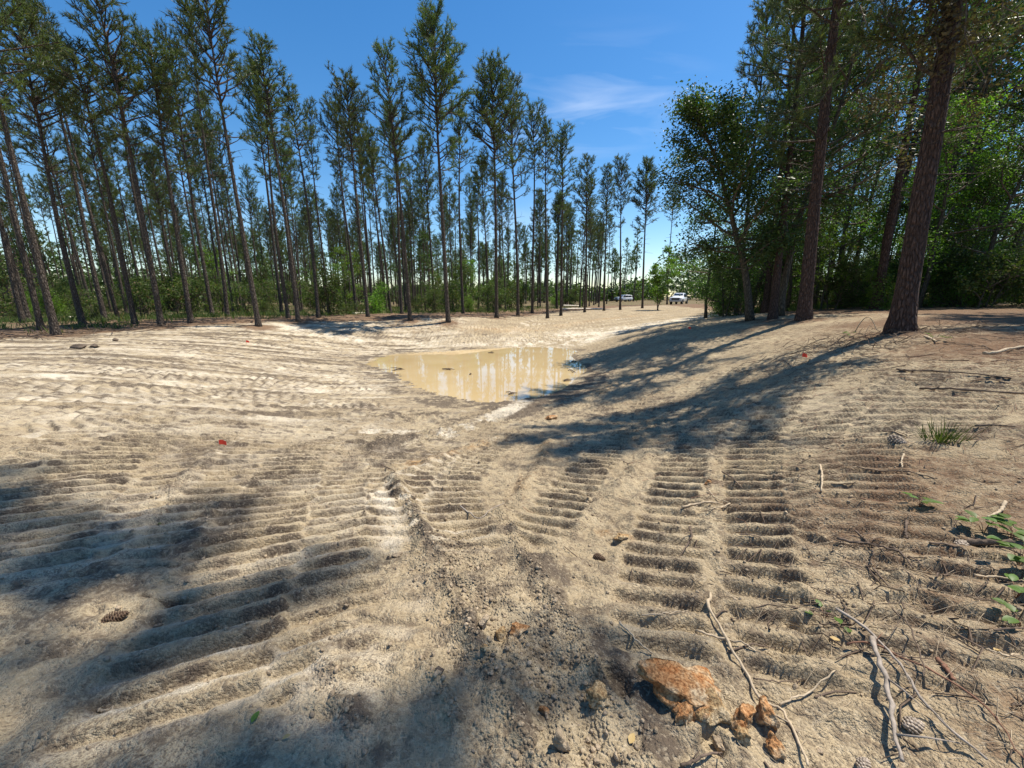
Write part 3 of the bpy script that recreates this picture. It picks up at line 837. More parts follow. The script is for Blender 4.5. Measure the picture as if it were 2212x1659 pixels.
def make_pine(seed, H=17.0, r0=0.128, cb=0.52, width=1.75, whorls=24, blades=11, tl=0.25, tw=0.026, dead=10, sides=9, bark='bark', up_top=1.05, up_low=0.28, tuft_n=1.0, shape=0.38, bend=0.25):
    rs = np.random.RandomState(seed)
    # trunk
    zs = np.concatenate([[0, 0.12, 0.35, 0.8], np.linspace(1.8, H, 15)])
    bx = bend * rs.uniform(0.4, 1) ; ph = rs.uniform(0, 6.28, 2)
    def axis_at(z):
        q = z / H
        return np.array((bx * math.sin(q * 3.1 + ph[0]) * q, bx * math.sin(q * 3.7 + ph[1]) * q, z))
    P = np.array([axis_at(z) for z in zs]); P[:, :2] -= P[0, :2]
    off = axis_at(0)[:2]
    rad = r0 * (1 - 0.86 * (zs / H) ** 1.1) + r0 * 0.55 * np.exp(-zs / 0.25)
    rr = rad[:, None] * (1 + 0.05 * rs.normal(size=(len(zs), sides)))
    tr = MB(); P[0, 2] = -0.25
    tr.tube(P, rr, sides)
    # branches and needles
    br = MB(); nd = MB()
    tp, td = [], []
    def branch(z, az, L, up, thick, bare=False):
        c = axis_at(z); c[:2] -= off
        d = np.array((math.cos(az) * math.cos(up), math.sin(az) * math.cos(up), math.sin(up)))
        pts = [c]; n = 5
        for k in range(1, n):
            d = d + rs.normal(0, 0.10, 3) + np.array((0, 0, 0.10 if not bare else -0.03))
            d /= np.linalg.norm(d)
            pts.append(pts[-1] + d * L / (n - 1))
        pts = np.array(pts)
        br.tube(pts, np.linspace(thick, thick * 0.25, n), 4, False)
        if bare:
            if rs.rand() < 0.5:
                q = pts[2]; v, a, b2 = rot_to(d)
                e = q + (d * 0.5 + a * rs.normal(0, .5) + b2 * rs.normal(0, .5)) * L * 0.4
                br.tube(np.array([q, (q + e) / 2 + rs.normal(0, .03, 3), e]), (thick * .5, thick * .35, thick * .2), 3, False)
            return
        ns = max(4, int(L * 4.4 * tuft_n))
        for k in range(ns):
            f = 0.42 + 0.58 * (k + rs.rand()) / ns
            x = f * (n - 1); i0 = min(int(x), n - 2)
            q = pts[i0] + (pts[i0 + 1] - pts[i0]) * (x - i0)
            v, a, b2 = rot_to(pts[i0 + 1] - pts[i0])
            an = rs.uniform(0, 6.28)
            sd = (math.cos(an) * a + math.sin(an) * b2) * 0.85 + v * 0.75 + np.array((0, 0, 0.25))
            sd /= np.linalg.norm(sd)
            sl = rs.uniform(0.18, 0.62) * min(1.0, 0.5 + L * 0.35) * (1.25 - 0.5 * f)
            e = q + sd * sl
            br.tube(np.array([q, e]), (thick * 0.32, thick * 0.15), 3, False)
            m_ = 1 + int(sl / 0.16)
            for g in range(m_):
                w = 1 - g * 0.16 / max(sl, 0.16) * rs.uniform(0.8, 1.0)
                if w < 0.25: break
                tp.append(q + (e - q) * w); td.append(sd + np.array((0, 0, 0.3)) + rs.normal(0, .2, 3))
        tp.append(pts[-1]); td.append(pts[-1] - pts[-2] + np.array((0, 0, 0.05)))
        tp.append(pts[-2]); td.append(pts[-1] - pts[-2] + np.array((0, 0, 0.1)))
    z0 = cb * H
    for w in range(whorls):
        q = (w + rs.uniform(-.3, .3)) / whorls
        q = min(max(q, 0), 0.985)
        z = z0 + (H - z0) * q
        prof = min(1.0, (q / shape) ** 0.6) if q < shape else ((1 - q) / (1 - shape)) ** 0.45
        L0 = width * (0.26 + 0.74 * max(prof, 0.55 if q < shape else 0))
        nb = 4 if q > 0.3 else 3
        a0 = rs.uniform(0, 6.28)
        for k in range(nb):
            L = L0 * rs.uniform(0.55, 1.2)
            if q < 0.25 and rs.rand() < 0.35: continue
            up = up_low + (up_top - up_low) * q + rs.normal(0, 0.14)
            branch(z, a0 + k * 6.28 / nb + rs.normal(0, .4), L, up, 0.013 + 0.016 * L)
    top = axis_at(H); top[:2] -= off
    for k in range(8):
        tp.append(top + np.array((0, 0, -0.12 * k)) + rs.normal(0, .05, 3)); td.append(np.array((0, 0, 1.0)) + rs.normal(0, .5, 3))
    for k in range(dead):
        z = z0 * rs.uniform(0.62, 1.05)
        branch(z, rs.uniform(0, 6.28), rs.uniform(0.35, 1.2), rs.uniform(-0.1, 0.5), 0.015, True)
    tufts(nd, tp, td, rs, blades, tl, tw)
    return (tr.mesh('pine_trunk', M[bark], True, br, M['bark_far']), nd.mesh('pine_needles', M['needle'], False), None, H, r0)
PINES = []
for k, kw in enumerate([
    dict(cb=0.57, width=2.0, shape=0.42, whorls=18), dict(cb=0.63, width=1.6, shape=0.5, whorls=18, bend=.4), dict(cb=0.53, width=2.2, whorls=19, shape=0.36),
    dict(cb=0.67, width=1.9, whorls=15, shape=0.42, bend=.5), dict(cb=0.62, width=1.45, whorls=17, shape=0.30), dict(cb=0.57, width=2.0, whorls=18, tuft_n=1.15, shape=0.6, bend=.1),
    dict(cb=0.55, width=2.4, whorls=26, tuft_n=1.25, shape=0.42), dict(cb=0.66, width=1.5, whorls=13, tuft_n=0.8, bend=.4),
]):
    PINES.append(make_pine(11 + k, **kw))
def place_tree(protos, i, name, base, rotz, scale, lean=(0, 0), part_names=('trunk', 'crown')):
    p = protos[i]
    root = empty(name, base, (lean[0], lean[1], rotz), scale)
    # lean is applied in world axes after the turn
    root.rotation_mode = 'XYZ'
    mat_ = Matrix.Rotation(lean[1], 4, 'Y') @ Matrix.Rotation(lean[0], 4, 'X') @ Matrix.Rotation(rotz, 4, 'Z')
    root.rotation_euler = mat_.to_euler()
    for nm, me in zip(part_names, p[:2]):
        if me is not None: link(nm, me, root)
    return root
ORD = ['first','second','third','fourth','fifth','sixth','seventh','eighth','ninth','tenth','eleventh','twelfth','thirteenth','fourteenth','fifteenth','sixteenth','seventeenth','eighteenth','nineteenth','twentieth','twenty-first','twenty-second','twenty-third','twenty-fourth','twenty-fifth','twenty-sixth','twenty-seventh']
rng = random.Random(5)
# base u, v ; top u, v ; distance ; prototype ; words
front = [
    (122,727,-70,-120,16.2,0,'rough grey trunk'),
    (180,704,20,20,21.0,2,'crown touching the upper left corner'),
    (292,702,172,120,21.5,3,'standing over brushwood'),
    (350,707,205,-60,20.6,2,'very tall crown reaching the top edge'),
    (413,699,322,88,22.5,5,'bushy rounded crown'),
    (559,707,432,-40,19.8,0,'open crown standing out on the pale bank'),
    (623,688,560,190,27.0,4,'slim trunk'),
    (645,697,566,90,23.5,1,'narrow pointed crown'),
    (688,686,632,194,28.0,4,'light crown'),
    (770,679,728,220,31.0,3,'short crown'),
    (795,686,744,168,27.5,5,'rounded crown'),
    (844,677,800,286,34.0,1,'leaning trunk'),
    (868,679,838,240,32.5,7,'trunk partly hidden by its neighbour'),
    (886,693,837,112,25.5,2,'wide airy crown'),
    (940,673,914,310,37.0,5,'lower crown behind the big tree'),
    (968,697,938,50,25.0,6,'dense dark crown, tallest over the pool'),
    (1000,677,990,240,34.0,4,'slim trunk'),
    (1073,688,1062,148,28.5,6,'dark full crown'),
    (1119,671,1108,178,33.0,2,'high dark crown'),
    (1150,669,1150,238,38.0,3,'thin crown'),
    (1183,677,1178,268,32.5,7,'nearly bare crown'),
    (1212,673,1216,284,36.0,5,'full crown leaning right'),
    (1263,668,1274,345,41.0,2,'straight dark trunk'),
    (1305,666,1311,362,44.0,1,'narrow crown'),
    (1340,664,1342,350,47.0,5,'bushy crown right of the white car'),
    (1388,661,1396,355,52.0,6,'spreading crown beside the leafy sapling'),
    (1442,645,1450,400,72.0,3,'last one before the open gap'),
]
FR = []
for k, (ub, vb, ut, vt, y, pi, words) in enumerate(front):
    if ub < 1100:
        y = min(max(float(hit(ub, vb)[1]), .78 * y), 1.25 * y)
    bx, by, _ = at_y(ub, vb, y)
    bz = hz(bx, by)
    FR.append((bx, by))
    tx, ty, tz = at_y(ut, vt, y)
    Ht = max(9.0, tz - bz)
    p = PINES[pi]
    s = Ht / p[3]
    sx = 0.55 + 0.45 * s
    if pi == 6: sx *= 1.1
    lean = math.atan2(tx - bx, Ht)
    root = place_tree(PINES, pi, 'pine_tree', (bx, by, bz), rng.uniform(0, 6.28), (sx, sx, s), (rng.uniform(-.01, .01), lean))
    tag(root, f'pine with {words}, {ORD[k]} from left in front row', 'pine tree', 'front row pines along the pit rim')
# thinned stand behind
def rim_y(x):
    pts = [(-70, 4), (-18, 9), (-16.2, 14), (-15, 18), (-11.5, 22.5), (-8.5, 24.8), (-4, 26.5), (-1, 30), (1.5, 34), (4, 39.5), (9, 47), (14, 60), (18, 75), (20, 78)]
    for (x0, y0), (x1, y1) in zip(pts[:-1], pts[1:]):
        if x0 <= x <= x1: return y0 + (y1 - y0) * (x - x0) / (x1 - x0)
    return 78
back = []
for row in range(22):
    for colm in range(34):
        x = -88 + colm * 4.1 + rng.uniform(-1.5, 1.5) + (row % 2) * 2
        y = 14 + row * 4.6 + rng.uniform(-1.7, 1.7)
        if x > 22 or x > 6 + 0.18 * y: continue
        if y < rim_y(x) + 2.2: continue
        if abs(x / y) > 1.42: continue
        if min(math.hypot(x - fx, y - fy) for fx, fy in FR) < 2.3: continue
        keep = 0.86 if y < 60 else 0.62
        if x > -6: keep *= 0.62
        if rng.random() > keep: continue
        back.append((x, y))
back = back[:282] + [(10, 58), (13, 66), (8, 62), (15, 72), (11, 75), (17, 80), (6, 52), (9.5, 70), (13.5, 61), (19, 88), (7, 80), (12, 88), (16, 92), (21, 96)]
for (x, y) in back:
    pi = rng.choice([0, 1, 2, 3, 4, 5, 7, 7, 3])
    s = rng.uniform(0.78, 1.06)
    root = place_tree(PINES, pi, 'pine_tree', (x, y, hz(x, y)), rng.uniform(0, 6.28), (s * rng.uniform(.8, 1.05),) * 2 + (s,), (rng.gauss(0, .012), rng.gauss(0, .015)))
    tag(root, 'slender pine deep in the thinned stand behind the front row', 'pine tree', 'pines deep in the thinned stand')
print('back pines', len(back))

# ------------------------------------------------------------------ broadleaf trees and shrubs
def leaves(mb, centers, rs, per, rad, size, flat=0.7, droop=0.0, aspect=0.6):
    c = np.repeat(np.asarray(centers), per, axis=0)
    n = len(c)
    o = rs.normal(size=(n, 3)) * rad * 0.55
    o[:, 2] *= flat
    p = c + o
    nrm = rs.normal(size=(n, 3)) * 0.75 + np.array((0, 0, 1.0))
    nrm /= np.linalg.norm(nrm, axis=1)[:, None]
    d = np.cross(nrm, rs.normal(size=(n, 3))); d /= np.linalg.norm(d, axis=1)[:, None] + 1e-9
    s = np.cross(nrm, d)
    L = size * rs.uniform(0.6, 1.3, (n, 1))
    W = L * aspect * 0.5
    tip = p + d * L - nrm * L * (0.12 + droop)
    mid = p + d * L * 0.45
    V = np.stack([p, mid + s * W + nrm * L * 0.1, tip, mid - s * W + nrm * L * 0.1], 1).reshape(-1, 3)
    k = np.arange(n)[:, None] * 4
    mb.add(V, np.concatenate([k + np.array([[0, 1, 2]]), k + np.array([[0, 2, 3]])]))
def make_broadleaf(seed, H=11.0, r0=0.14, spread=3.2, first=0.3, nlimb=14, per=26, lsize=0.11, mat='leaf', lean=(0, 0), clr=0.42, bark='bark_oak', sub=6, flat=0.7, multi=1, droop=.0, crownshape=0.6):
    rs = np.random.RandomState(seed)
    tr = MB(); br = MB(); lf = MB(); cl = []
    for mstem in range(multi):
        pts = [np.array((0, 0, -0.2))]
        if multi > 1: pts = [np.array((rs.normal(0, .12), rs.normal(0, .12), -0.2))]
        d = np.array((lean[0] * .4 + (rs.normal(0, .18) if multi > 1 else 0), lean[1] * .4 + (rs.normal(0, .18) if multi > 1 else 0), 1.0))
        n = 11; Hm = H * (1 if mstem == 0 else rs.uniform(.6, .9))
        for k in range(n):
            d = d + np.array((rs.normal(0, .055) + lean[0] * .09, rs.normal(0, .055) + lean[1] * .09, 0.02))
            d /= np.linalg.norm(d)
            pts.append(pts[-1] + d * Hm / n)
        P = np.array(pts)
        rad = r0 / math.sqrt(multi) * (1 - 0.88 * np.linspace(0, 1, n + 1)) + 0.01
        rad[0] *= 1.35
        tr.tube(P, rad, 8)
        for w in range(max(4, nlimb // multi)):
            f = first + (0.98 - first) * (w + rs.rand()) / max(4, nlimb // multi)
            x = f * n; i0 = min(int(x), n - 1)
            q = P[i0] + (P[i0 + 1] - P[i0]) * (x - i0)
            g = (f - first) / (1 - first)
            L = spread * (0.35 + 0.65 * math.sin(math.pi * min(1, max(0.08, g * (1 - crownshape) + crownshape * (0.35 + 0.65 * g))))) * rs.uniform(.7, 1.15)
            az = w * 2.4 + rs.normal(0, .4)
            up = 0.15 + 0.75 * g + rs.normal(0, .15)
            dd = np.array((math.cos(az) * math.cos(up), math.sin(az) * math.cos(up), math.sin(up)))
            lp = [q]
            for k in range(5):
                dd = dd + rs.normal(0, .14, 3) + np.array((0, 0, .03)); dd /= np.linalg.norm(dd)
                lp.append(lp[-1] + dd * L / 5)
            lp = np.array(lp)
            th = 0.012 + 0.016 * L * (1 - .4 * g)
            br.tube(lp, np.linspace(th, th * .2, 6), 4, False)
            cl.append(lp[-1])
            for k in range(sub):
                ff = rs.uniform(.25, 1.0) * 5; j0 = min(int(ff), 4)
                q2 = lp[j0] + (lp[j0 + 1] - lp[j0]) * (ff - j0)
                e = dd * .3 + rs.normal(0, .6, 3) + np.array((0, 0, .12)); e /= np.linalg.norm(e)
                sl = rs.uniform(.35, .95) * min(1.2, .35 + L * .25)
                q3 = q2 + e * sl
                br.tube(np.array([q2, q2 + e * sl * .5 + rs.normal(0, .04, 3), q3]), (th * .45, th * .3, th * .12), 3, False)
                cl.append(q3); cl.append(q2 + e * sl * .55)
        cl.append(P[-1])
    leaves(lf, cl, rs, per, clr, lsize, flat, droop)
    return (tr.mesh('trunk', M[bark], True, br, M['twig']), lf.mesh('leaves', M[mat], False), None, H, r0)
OAKS = [
    make_broadleaf(101, 12, .15, 3.4, .28, 17, 40, .105, 'leaf', clr=.48),
    make_broadleaf(102, 10, .12, 3.0, .2, 16, 40, .105, 'leaf', clr=.48),
    make_broadleaf(103, 8, .10, 2.6, .15, 14, 38, .10, 'leaf_b', clr=.45),
    make_broadleaf(104, 14, .17, 3.6, .35, 18, 40, .11, 'leaf', clr=.5),
]
SAPS = [make_broadleaf(121, 5.0, .05, 1.5, .22, 9, 22, .12, 'leaf_b', clr=.3, sub=4), make_broadleaf(122, 4.0, .045, 1.3, .15, 9, 24, .12, 'leaf_s', clr=.3, sub=4), make_broadleaf(123, 6.5, .06, 1.8, .25, 11, 20, .13, 'leaf', clr=.35, sub=4)]
SHRUBS = [make_broadleaf(131, 1.7, .03, .95, .1, 12, 22, .085, 'leaf_s', clr=.24, sub=4, multi=3), make_broadleaf(132, 2.3, .035, 1.1, .08, 12, 22, .09, 'leaf_s', clr=.27, sub=4, multi=3), make_broadleaf(133, 1.2, .02, .9, .05, 10, 22, .075, 'leaf_b', clr=.22, sub=4, multi=3)]

# the leaning oak whose crown overhangs the haul road
bx, by, bz = gp(1622, 693)
LEAN = make_broadleaf(140, 8.6, .15, 3.0, .26, 36, 46, .115, 'leaf', lean=(-0.40, -0.05), clr=.46, sub=9)
root = place_tree([LEAN], 0, 'oak_tree', (bx, by, hz(bx, by)), 0, (1.0, 1.0, .95), (0, 0))
tag(root, 'leaning oak with bowed trunk and sunlit crown hanging over the sandy road', 'oak tree')

# two big pines on the right bank
BIG1 = make_pine(201, H=13.2, r0=.188, cb=.34, width=2.4, whorls=17, blades=15, tl=.29, tw=.018, dead=26, sides=16, bark='bark_big', up_top=.7, up_low=.15, tuft_n=1.8, bend=.35)
BIG2 = make_pine(202, H=16, r0=.185, cb=.33, width=2.3, whorls=19, blades=14, tl=.28, tw=.014, dead=26, sides=14, bark='bark_big', up_top=.7, up_low=.1, tuft_n=1.7, bend=.3)
b1 = gp(1943, 722)
root = place_tree([BIG1], 0, 'pine_tree', b1, 0.6, (1, 1, 1), (0, R(-4.2)))
tag(root, 'big thick pine with plated reddish bark nearest the camera on the right bank', 'pine tree')
big1_root = root
b2 = gp(1735, 694)
root = place_tree([BIG2], 0, 'pine_tree', b2, 2.1, (1, 1, 1), (0, R(-3.4)))
tag(root, 'dark tall pine left of the thick plated pine on the right bank', 'pine tree')
b3 = at_y(1668, 694, 15.5)
root = place_tree([BIG2], 0, 'pine_tree', (b3[0], b3[1], hz(b3[0], b3[1])), 4.0, (.8, .8, .85), (0, R(-3)))
tag(root, 'dark pine close behind the leaning oak at the foot of the right bank', 'pine tree')

for (x, y, rz_, sc_, lab) in [(13.6, 18.2, .8, 1.0, 'dark pine just behind the two nearest pines on the right bank'), (15.8, 17.0, 3.3, 1.08, 'dark pine standing between the thick plated pine and its left neighbour'), (13.9, 21.5, 5.1, 1.0, 'dark pine rising over the leaning oak crown')]:
    tag(place_tree([BIG2], 0, 'pine_tree', (x, y, hz(x, y)), rz_, (sc_ * .85, sc_ * .85, sc_), (0, R(-2))), lab, 'pine tree')
# woods on the right
words_oak = ['deep green broadleaf tree in the shady woods on the right']
k = 0
spots = []
for row in range(9):
    for colm in range(12):
        a = 0.50 + colm * 0.062 + rng.uniform(-.025, .025)
        y = 17.5 + row * 4.3 + rng.uniform(-1.6, 1.6)
        x = y * (a + 0.12 * (row % 2))
        if x < 11.5 or x > 48: continue
        if y > 26 and x < 0.50 * y + 2: continue
        if rng.random() < .25: continue
        spots.append((x, y))
for (x, y) in spots:
    r_ = rng.random()
    pool, i, nm, cat = (OAKS, rng.choice([0, 1, 2, 2, 3]), 'broadleaf_tree', 'tree') if r_ < .72 else (PINES, rng.choice([0, 2, 5, 6]), 'pine_tree', 'pine tree')
    s = rng.uniform(.8, 1.15)
    root = place_tree(pool, i, nm, (x, y, hz(x, y)), rng.uniform(0, 6.28), (s, s, s * rng.uniform(.9, 1.1)), (rng.gauss(0, .03), rng.gauss(0, .03)))
    if nm == 'pine_tree':
        tag(root, 'pine mixed among the broadleaf trees in the shady right-hand woods', cat, 'pines in the right-hand woods')
    else:
        tag(root, 'deep green broadleaf tree in the shady right-hand woods', cat, 'broadleaf trees in the right-hand woods')
print('right woods', len(spots))
# trees just out of the picture on the right that shade the bank
TALL = make_pine(203, H=24, r0=.2, cb=.74, width=2.9, whorls=13, blades=12, tl=.28, tw=.02, dead=0, sides=12, bark='bark_big', up_top=.7, up_low=.1, tuft_n=2.2, bend=.2)
for (x, y, rz_) in [(6.35, -0.05, 0.3)]:
    tag(place_tree([TALL], 0, 'pine_tree', (x, y, hz(x, y)), rz_, (1, 1, 1), (R(-13.2), R(-.5))), 'tall leaning pine just outside the right edge shading the foreground', 'pine tree', 'tall pines outside the right edge')
for (x, y, s) in [(17, 9.5, 1.0), (19.5, 5.5, .95), (15.5, 1.5, .9), (20, 12.5, 1.05)]:
    root = place_tree(PINES, rng.choice([2, 5, 6]), 'pine_tree', (x, y, hz(x, y)), rng.uniform(0, 6), (s * 1.15, s * 1.15, s))
    tag(root, 'pine on the hillside at the right edge', 'pine tree', 'pines at the right edge')

# ------------------------------------------------------------------ undergrowth
def shrub_at(x, y, i, s, label, group, pool=SHRUBS, name='shrub', cat='shrub'):
    root = place_tree(pool, i, name, (x, y, hz(x, y)), rng.uniform(0, 6.28), (s, s, s * rng.uniform(.85, 1.15)), (0, 0), ('stems', 'foliage'))
    tag(root, label, cat, group)
    return root
cnt = 0
for t in range(2000):
    if cnt >= 130: break
    y = rng.uniform(20, 85); x = rng.uniform(-1.4, 0.42) * y
    if y < rim_y(x) + (7 if x < 0 else 12): continue
    if x > 8 + .16 * y: continue
    shrub_at(x, y, rng.choice([0, 0, 1, 1, 2]), rng.choice([.5, .7, .9, 1.2, 1.7]) * rng.uniform(.85, 1.15), 'green shrub in the undergrowth of the thinned pine stand', 'shrubs under the pines'); cnt += 1
cnt = 0
for t in range(2000):
    if cnt >= 85: break
    y = rng.uniform(38, 100); x = rng.uniform(-1.35, 0.36) * y
    if y < rim_y(x) + 16: continue
    i = rng.choice([0, 1, 1, 2])
    shrub_at(x, y, i, rng.uniform(.55, 1.45), 'young broadleaf sapling in the undergrowth behind the pine trunks', 'saplings behind the pines', SAPS, 'sapling', 'sapling'); cnt += 1
cnt = 0
for t in range(3000):
    if cnt >= 120: break
    y = rng.uniform(12.5, 48); a = rng.uniform(.46, 1.42); x = y * a
    if x < 12.5 or (y > 24 and x < .47 * y + 1.5) or x > 52: continue
    if y < 17 and x < 17: continue
    if rng.random() < .5: shrub_at(x, y, rng.choice([0, 1, 2]), rng.uniform(.9, 1.5), 'leafy shrub at the foot of the right-hand woods', 'shrubs in the right-hand woods')
    else: shrub_at(x, y, rng.choice([0, 1, 2]), rng.uniform(.7, 1.2), 'leafy sapling at the foot of the right-hand woods', 'saplings in the right-hand woods', SAPS, 'sapling', 'sapling')
    cnt += 1
# a few named ones
sx_, sy_, _ = at_y(1421, 668, 44)
LONE = make_broadleaf(151, 7.2, .075, 1.35, .22, 15, 40, .16, 'leaf_b', clr=.34, sub=4, multi=2)
tag(place_tree([LONE], 0, 'sapling', (sx_, sy_, hz(sx_, sy_)), 1.0, (1, 1, 1)), 'bright green young tree standing alone in front of the white pickup', 'sapling')
bxs, bys, _ = at_y(316, 690, 24.5)
tag(shrub_at(bxs, bys, 1, 1.15, 'yellow-green bush between pine trunks on the left', None, SHRUBS), None)

# far wood closing the view
fw = MB(); rsf = np.random.RandomState(77)
cen = []
for k in range(900):
    az = rsf.uniform(-1.05, 1.05); rr_ = rsf.uniform(120, 210)
    top = 5.5 + 3.0 * vnoise(np.array([az * 9]), np.array([0.5]), 3)[0] + (9 if 0.36 < az < 0.62 else 0) * (0.6 + .4 * rsf.rand()) + (4 if az > .7 else 0) + (3 if az < -.5 else 0)
    cx0, cy0 = rr_ * math.sin(az), rr_ * math.cos(az)
    nb = 12
    for j in range(nb):
        h = top * rsf.uniform(0.05, 1.0)
        cen.append((cx0 + rsf.normal(0, 1.5), cy0 + rsf.normal(0, 1.5), h + (0.5 if az > .3 else 0)))
leaves(fw, np.array(cen), rsf, 9, 1.7, 0.85, .8, 0, .8)
tag(link('far_woods', fw.mesh('far_woods', M['leaf'])), 'distant line of green woods along the horizon', 'woods', kind='stuff')

# farthest pines of the stand, past those that can be told apart
fp = MB(); fn = MB(); rsp = np.random.RandomState(78)
fpos, fdir = [], []
for k in range(230):
    az = rsp.uniform(-.98, .30); rr_ = rsp.uniform(95, 165)
    x0, y0 = rr_ * math.sin(az), rr_ * math.cos(az)
    h = rsp.uniform(12, 18)
    fp.tube(np.array([(x0, y0, -.3), (x0 + rsp.normal(0, .2), y0, h * .5), (x0 + rsp.normal(0, .3), y0, h)]), (.2, .15, .04), 5, False)
    for j in range(90):
        q = rsp.uniform(0, 1); w = 1.9 * (1 - q) ** .5 * min(1, .4 + 2 * q)
        a = rsp.uniform(0, 6.28); r_ = w * rsp.uniform(.2, 1)
        fpos.append((x0 + math.cos(a) * r_, y0 + math.sin(a) * r_, h * (.56 + .44 * q)))
        fdir.append((math.cos(a) * .4, math.sin(a) * .4, .8))
tufts(fn, fpos, fdir, rsp, 5, .75, .16)
tag(link('far_pines', fp.mesh('far_pines', M['bark_far'], False, fn, M['needle'])), 'distant pines at the back of the stand', 'pines', kind='stuff')
# low weeds and grass on the forest floor
gr = MB(); rsg = np.random.RandomState(31)
P0 = []
while len(P0) < 5200:
    y = rsg.uniform(14, 60); x = rsg.uniform(-1.4, .35) * y
    d = y - rim_y(x)
    if d < 2.6 or x > 8 + .16 * y: continue
    if rsg.rand() > min(1, d / 12) * (0.35 + 0.65 * (vnoise(np.array([x * .35]), np.array([y * .35]), 5)[0] > 0)): continue
    P0.append((x, y))
for t in range(2600):
    y = rsg.uniform(19, 40); x = rsg.uniform(.6, 1.4) * y
    if x < 14: continue
    P0.append((x, y))
P0 = np.array(P0)
Z0 = hzv(P0[:, 0], P0[:, 1])
base = np.repeat(np.column_stack([P0, Z0]), 7, 0) + rsg.normal(0, .12, (len(P0) * 7, 3)) * np.array((1, 1, 0))
nB = len(base)
dirn = rsg.normal(0, .45, (nB, 3)); dirn[:, 2] = 1
hgt = rsg.uniform(.1, .42, (nB, 1))
sd = np.cross(dirn, rsg.normal(size=(nB, 3))); sd /= np.linalg.norm(sd, axis=1)[:, None]
w_ = rsg.uniform(.012, .035, (nB, 1))
base[:, 2] -= .03
V = np.stack([base - sd * w_ * .5, base + dirn * hgt * .55 + sd * w_, base + dirn * hgt], 1).reshape(-1, 3)
gr.add(V, np.arange(len(V)).reshape(-1, 3))
tag(link('undergrowth', gr.mesh('undergrowth', M['leaf_s'])), 'low weeds and grass covering the forest floor', 'weeds', kind='stuff')

# ------------------------------------------------------------------ dead wood
M['wood_pale'] = mat_plain('bleached_wood', (0.42, 0.33, 0.22), .8, var=.3, scale=25, bump=.3)
M['wood_dark'] = mat_plain('dark_wood', (0.12, 0.085, 0.06), .85, var=.35, scale=25, bump=.4)
M['wood_red'] = mat_plain('reddish_twig', (0.20, 0.10, 0.06), .8, var=.3, scale=25)
M['wood_grey'] = mat_plain('grey_wood', (0.30, 0.25, 0.20), .8, var=.3, scale=25, bump=.3)
M['log_pale'] = mat_plain('peeled_log', (0.62, 0.55, 0.44), .75, var=.2, scale=6)
bw = MB(); rsb = np.random.RandomState(8)
nbw = 0
while nbw < 420:
    u = rsb.uniform(-40, 1180)
    t_ = rsb.uniform(0, 1)
    kx = rsb.randint(1, 13) if nbw > 150 else rsb.randint(1, 6)
    x = rim[kx][0] + (rim[kx + 1][0] - rim[kx][0]) * t_; y = rim[kx][1] + (rim[kx + 1][1] - rim[kx][1]) * t_
    o_ = abs(rsb.normal(0, 2.0)); x -= o_ * (.8 if kx < 6 else .3); y += o_ * .7
    L = rsb.uniform(.3, 1.6); a = rsb.uniform(0, 6.28)
    n_ = 4
    pts = []
    for q in range(n_):
        xx = x + math.cos(a) * L * q / 3; yy = y + math.sin(a) * L * q / 3
        pts.append((xx, yy, hz(xx, yy) + rsb.uniform(.0, .12)))
        a += rsb.normal(0, .2)
    r_ = rsb.uniform(.006, .02)
    bw.tube(np.array(pts), np.linspace(r_, r_ * .5, n_), 4)
    nbw += 1
tag(link('brushwood', bw.mesh('brushwood', M['wood_dark'])), 'litter of broken branches along the edge of the pine stand', 'brushwood', kind='stuff')

def cr(u, v, which):
    """crop coordinates used while studying the photograph"""
    if which == 6: return 1316.6 + .4048 * u, 1083 + .4048 * v
    if which == 3: return 1444 + .3472 * u, 658.3 + .3472 * v
    if which == 2: return 658.3 + .3472 * u, 658.3 + .3472 * v
    if which == 5: return 658.3 + .3472 * u, 1083 + .3472 * v
    if which == 8: return 740.6 + .2604 * u, 724 + .2604 * v
    return u, v
def stick_path(pts, which, lift, seed):
    rs = np.random.RandomState(seed)
    P = path([cr(u, v, which) for u, v in pts], 16)
    Z = hzv(P[:, 0], P[:, 1])
    k = np.ones(7) / 7
    Zp = np.pad(Z, 3, mode='edge')
    # a stiff stick bridges hollows: upper envelope, smoothed
    env = np.array([Zp[i:i + 7].max() for i in range(len(Z))])
    env = np.convolve(np.pad(env, 3, mode='edge'), k, 'valid')
    Q = np.column_stack([P, env + lift])
    Q += rs.normal(0, .0025, Q.shape)
    return Q
def stick(pts, which, r, mat, label, lift=.0, name='stick', forks=(), cat='stick', group=None, twigs=0):
    seed = int(abs(pts[0][0] * 7 + pts[0][1] * 3)) % 9999
    rs = np.random.RandomState(seed)
    mb = MB()
    Q = stick_path(pts, which, lift + r * .6, seed)
    mb.tube(Q, np.linspace(r, r * .55, len(Q)) * (1 + .12 * rs.normal(size=len(Q))), 6)
    for f in forks:
        F = stick_path(f, which, lift + r * .5, seed + 1)
        mb.tube(F, np.linspace(r * .7, r * .3, len(F)), 5)
    for t in range(twigs):
        i = rs.randint(2, len(Q) - 2)
        d = Q[i + 1] - Q[i - 1]; d /= np.linalg.norm(d)
        e = d * .6 + rs.normal(0, .5, 3); e[2] = abs(e[2]) * .5
        L = rs.uniform(.05, .16)
        mb.tube(np.array([Q[i], Q[i] + e * L * .5, Q[i] + e * L + np.array((0, 0, -.01))]), (r * .45, r * .35, r * .15), 4)
    c = Q[0].copy(); c[2] -= r
    for k_ in range(len(mb.v)): mb.v[k_] = mb.v[k_] - c
    o = link(name, mb.mesh(name, M[mat], True), None, c)
    return tag(o, label, cat, group)
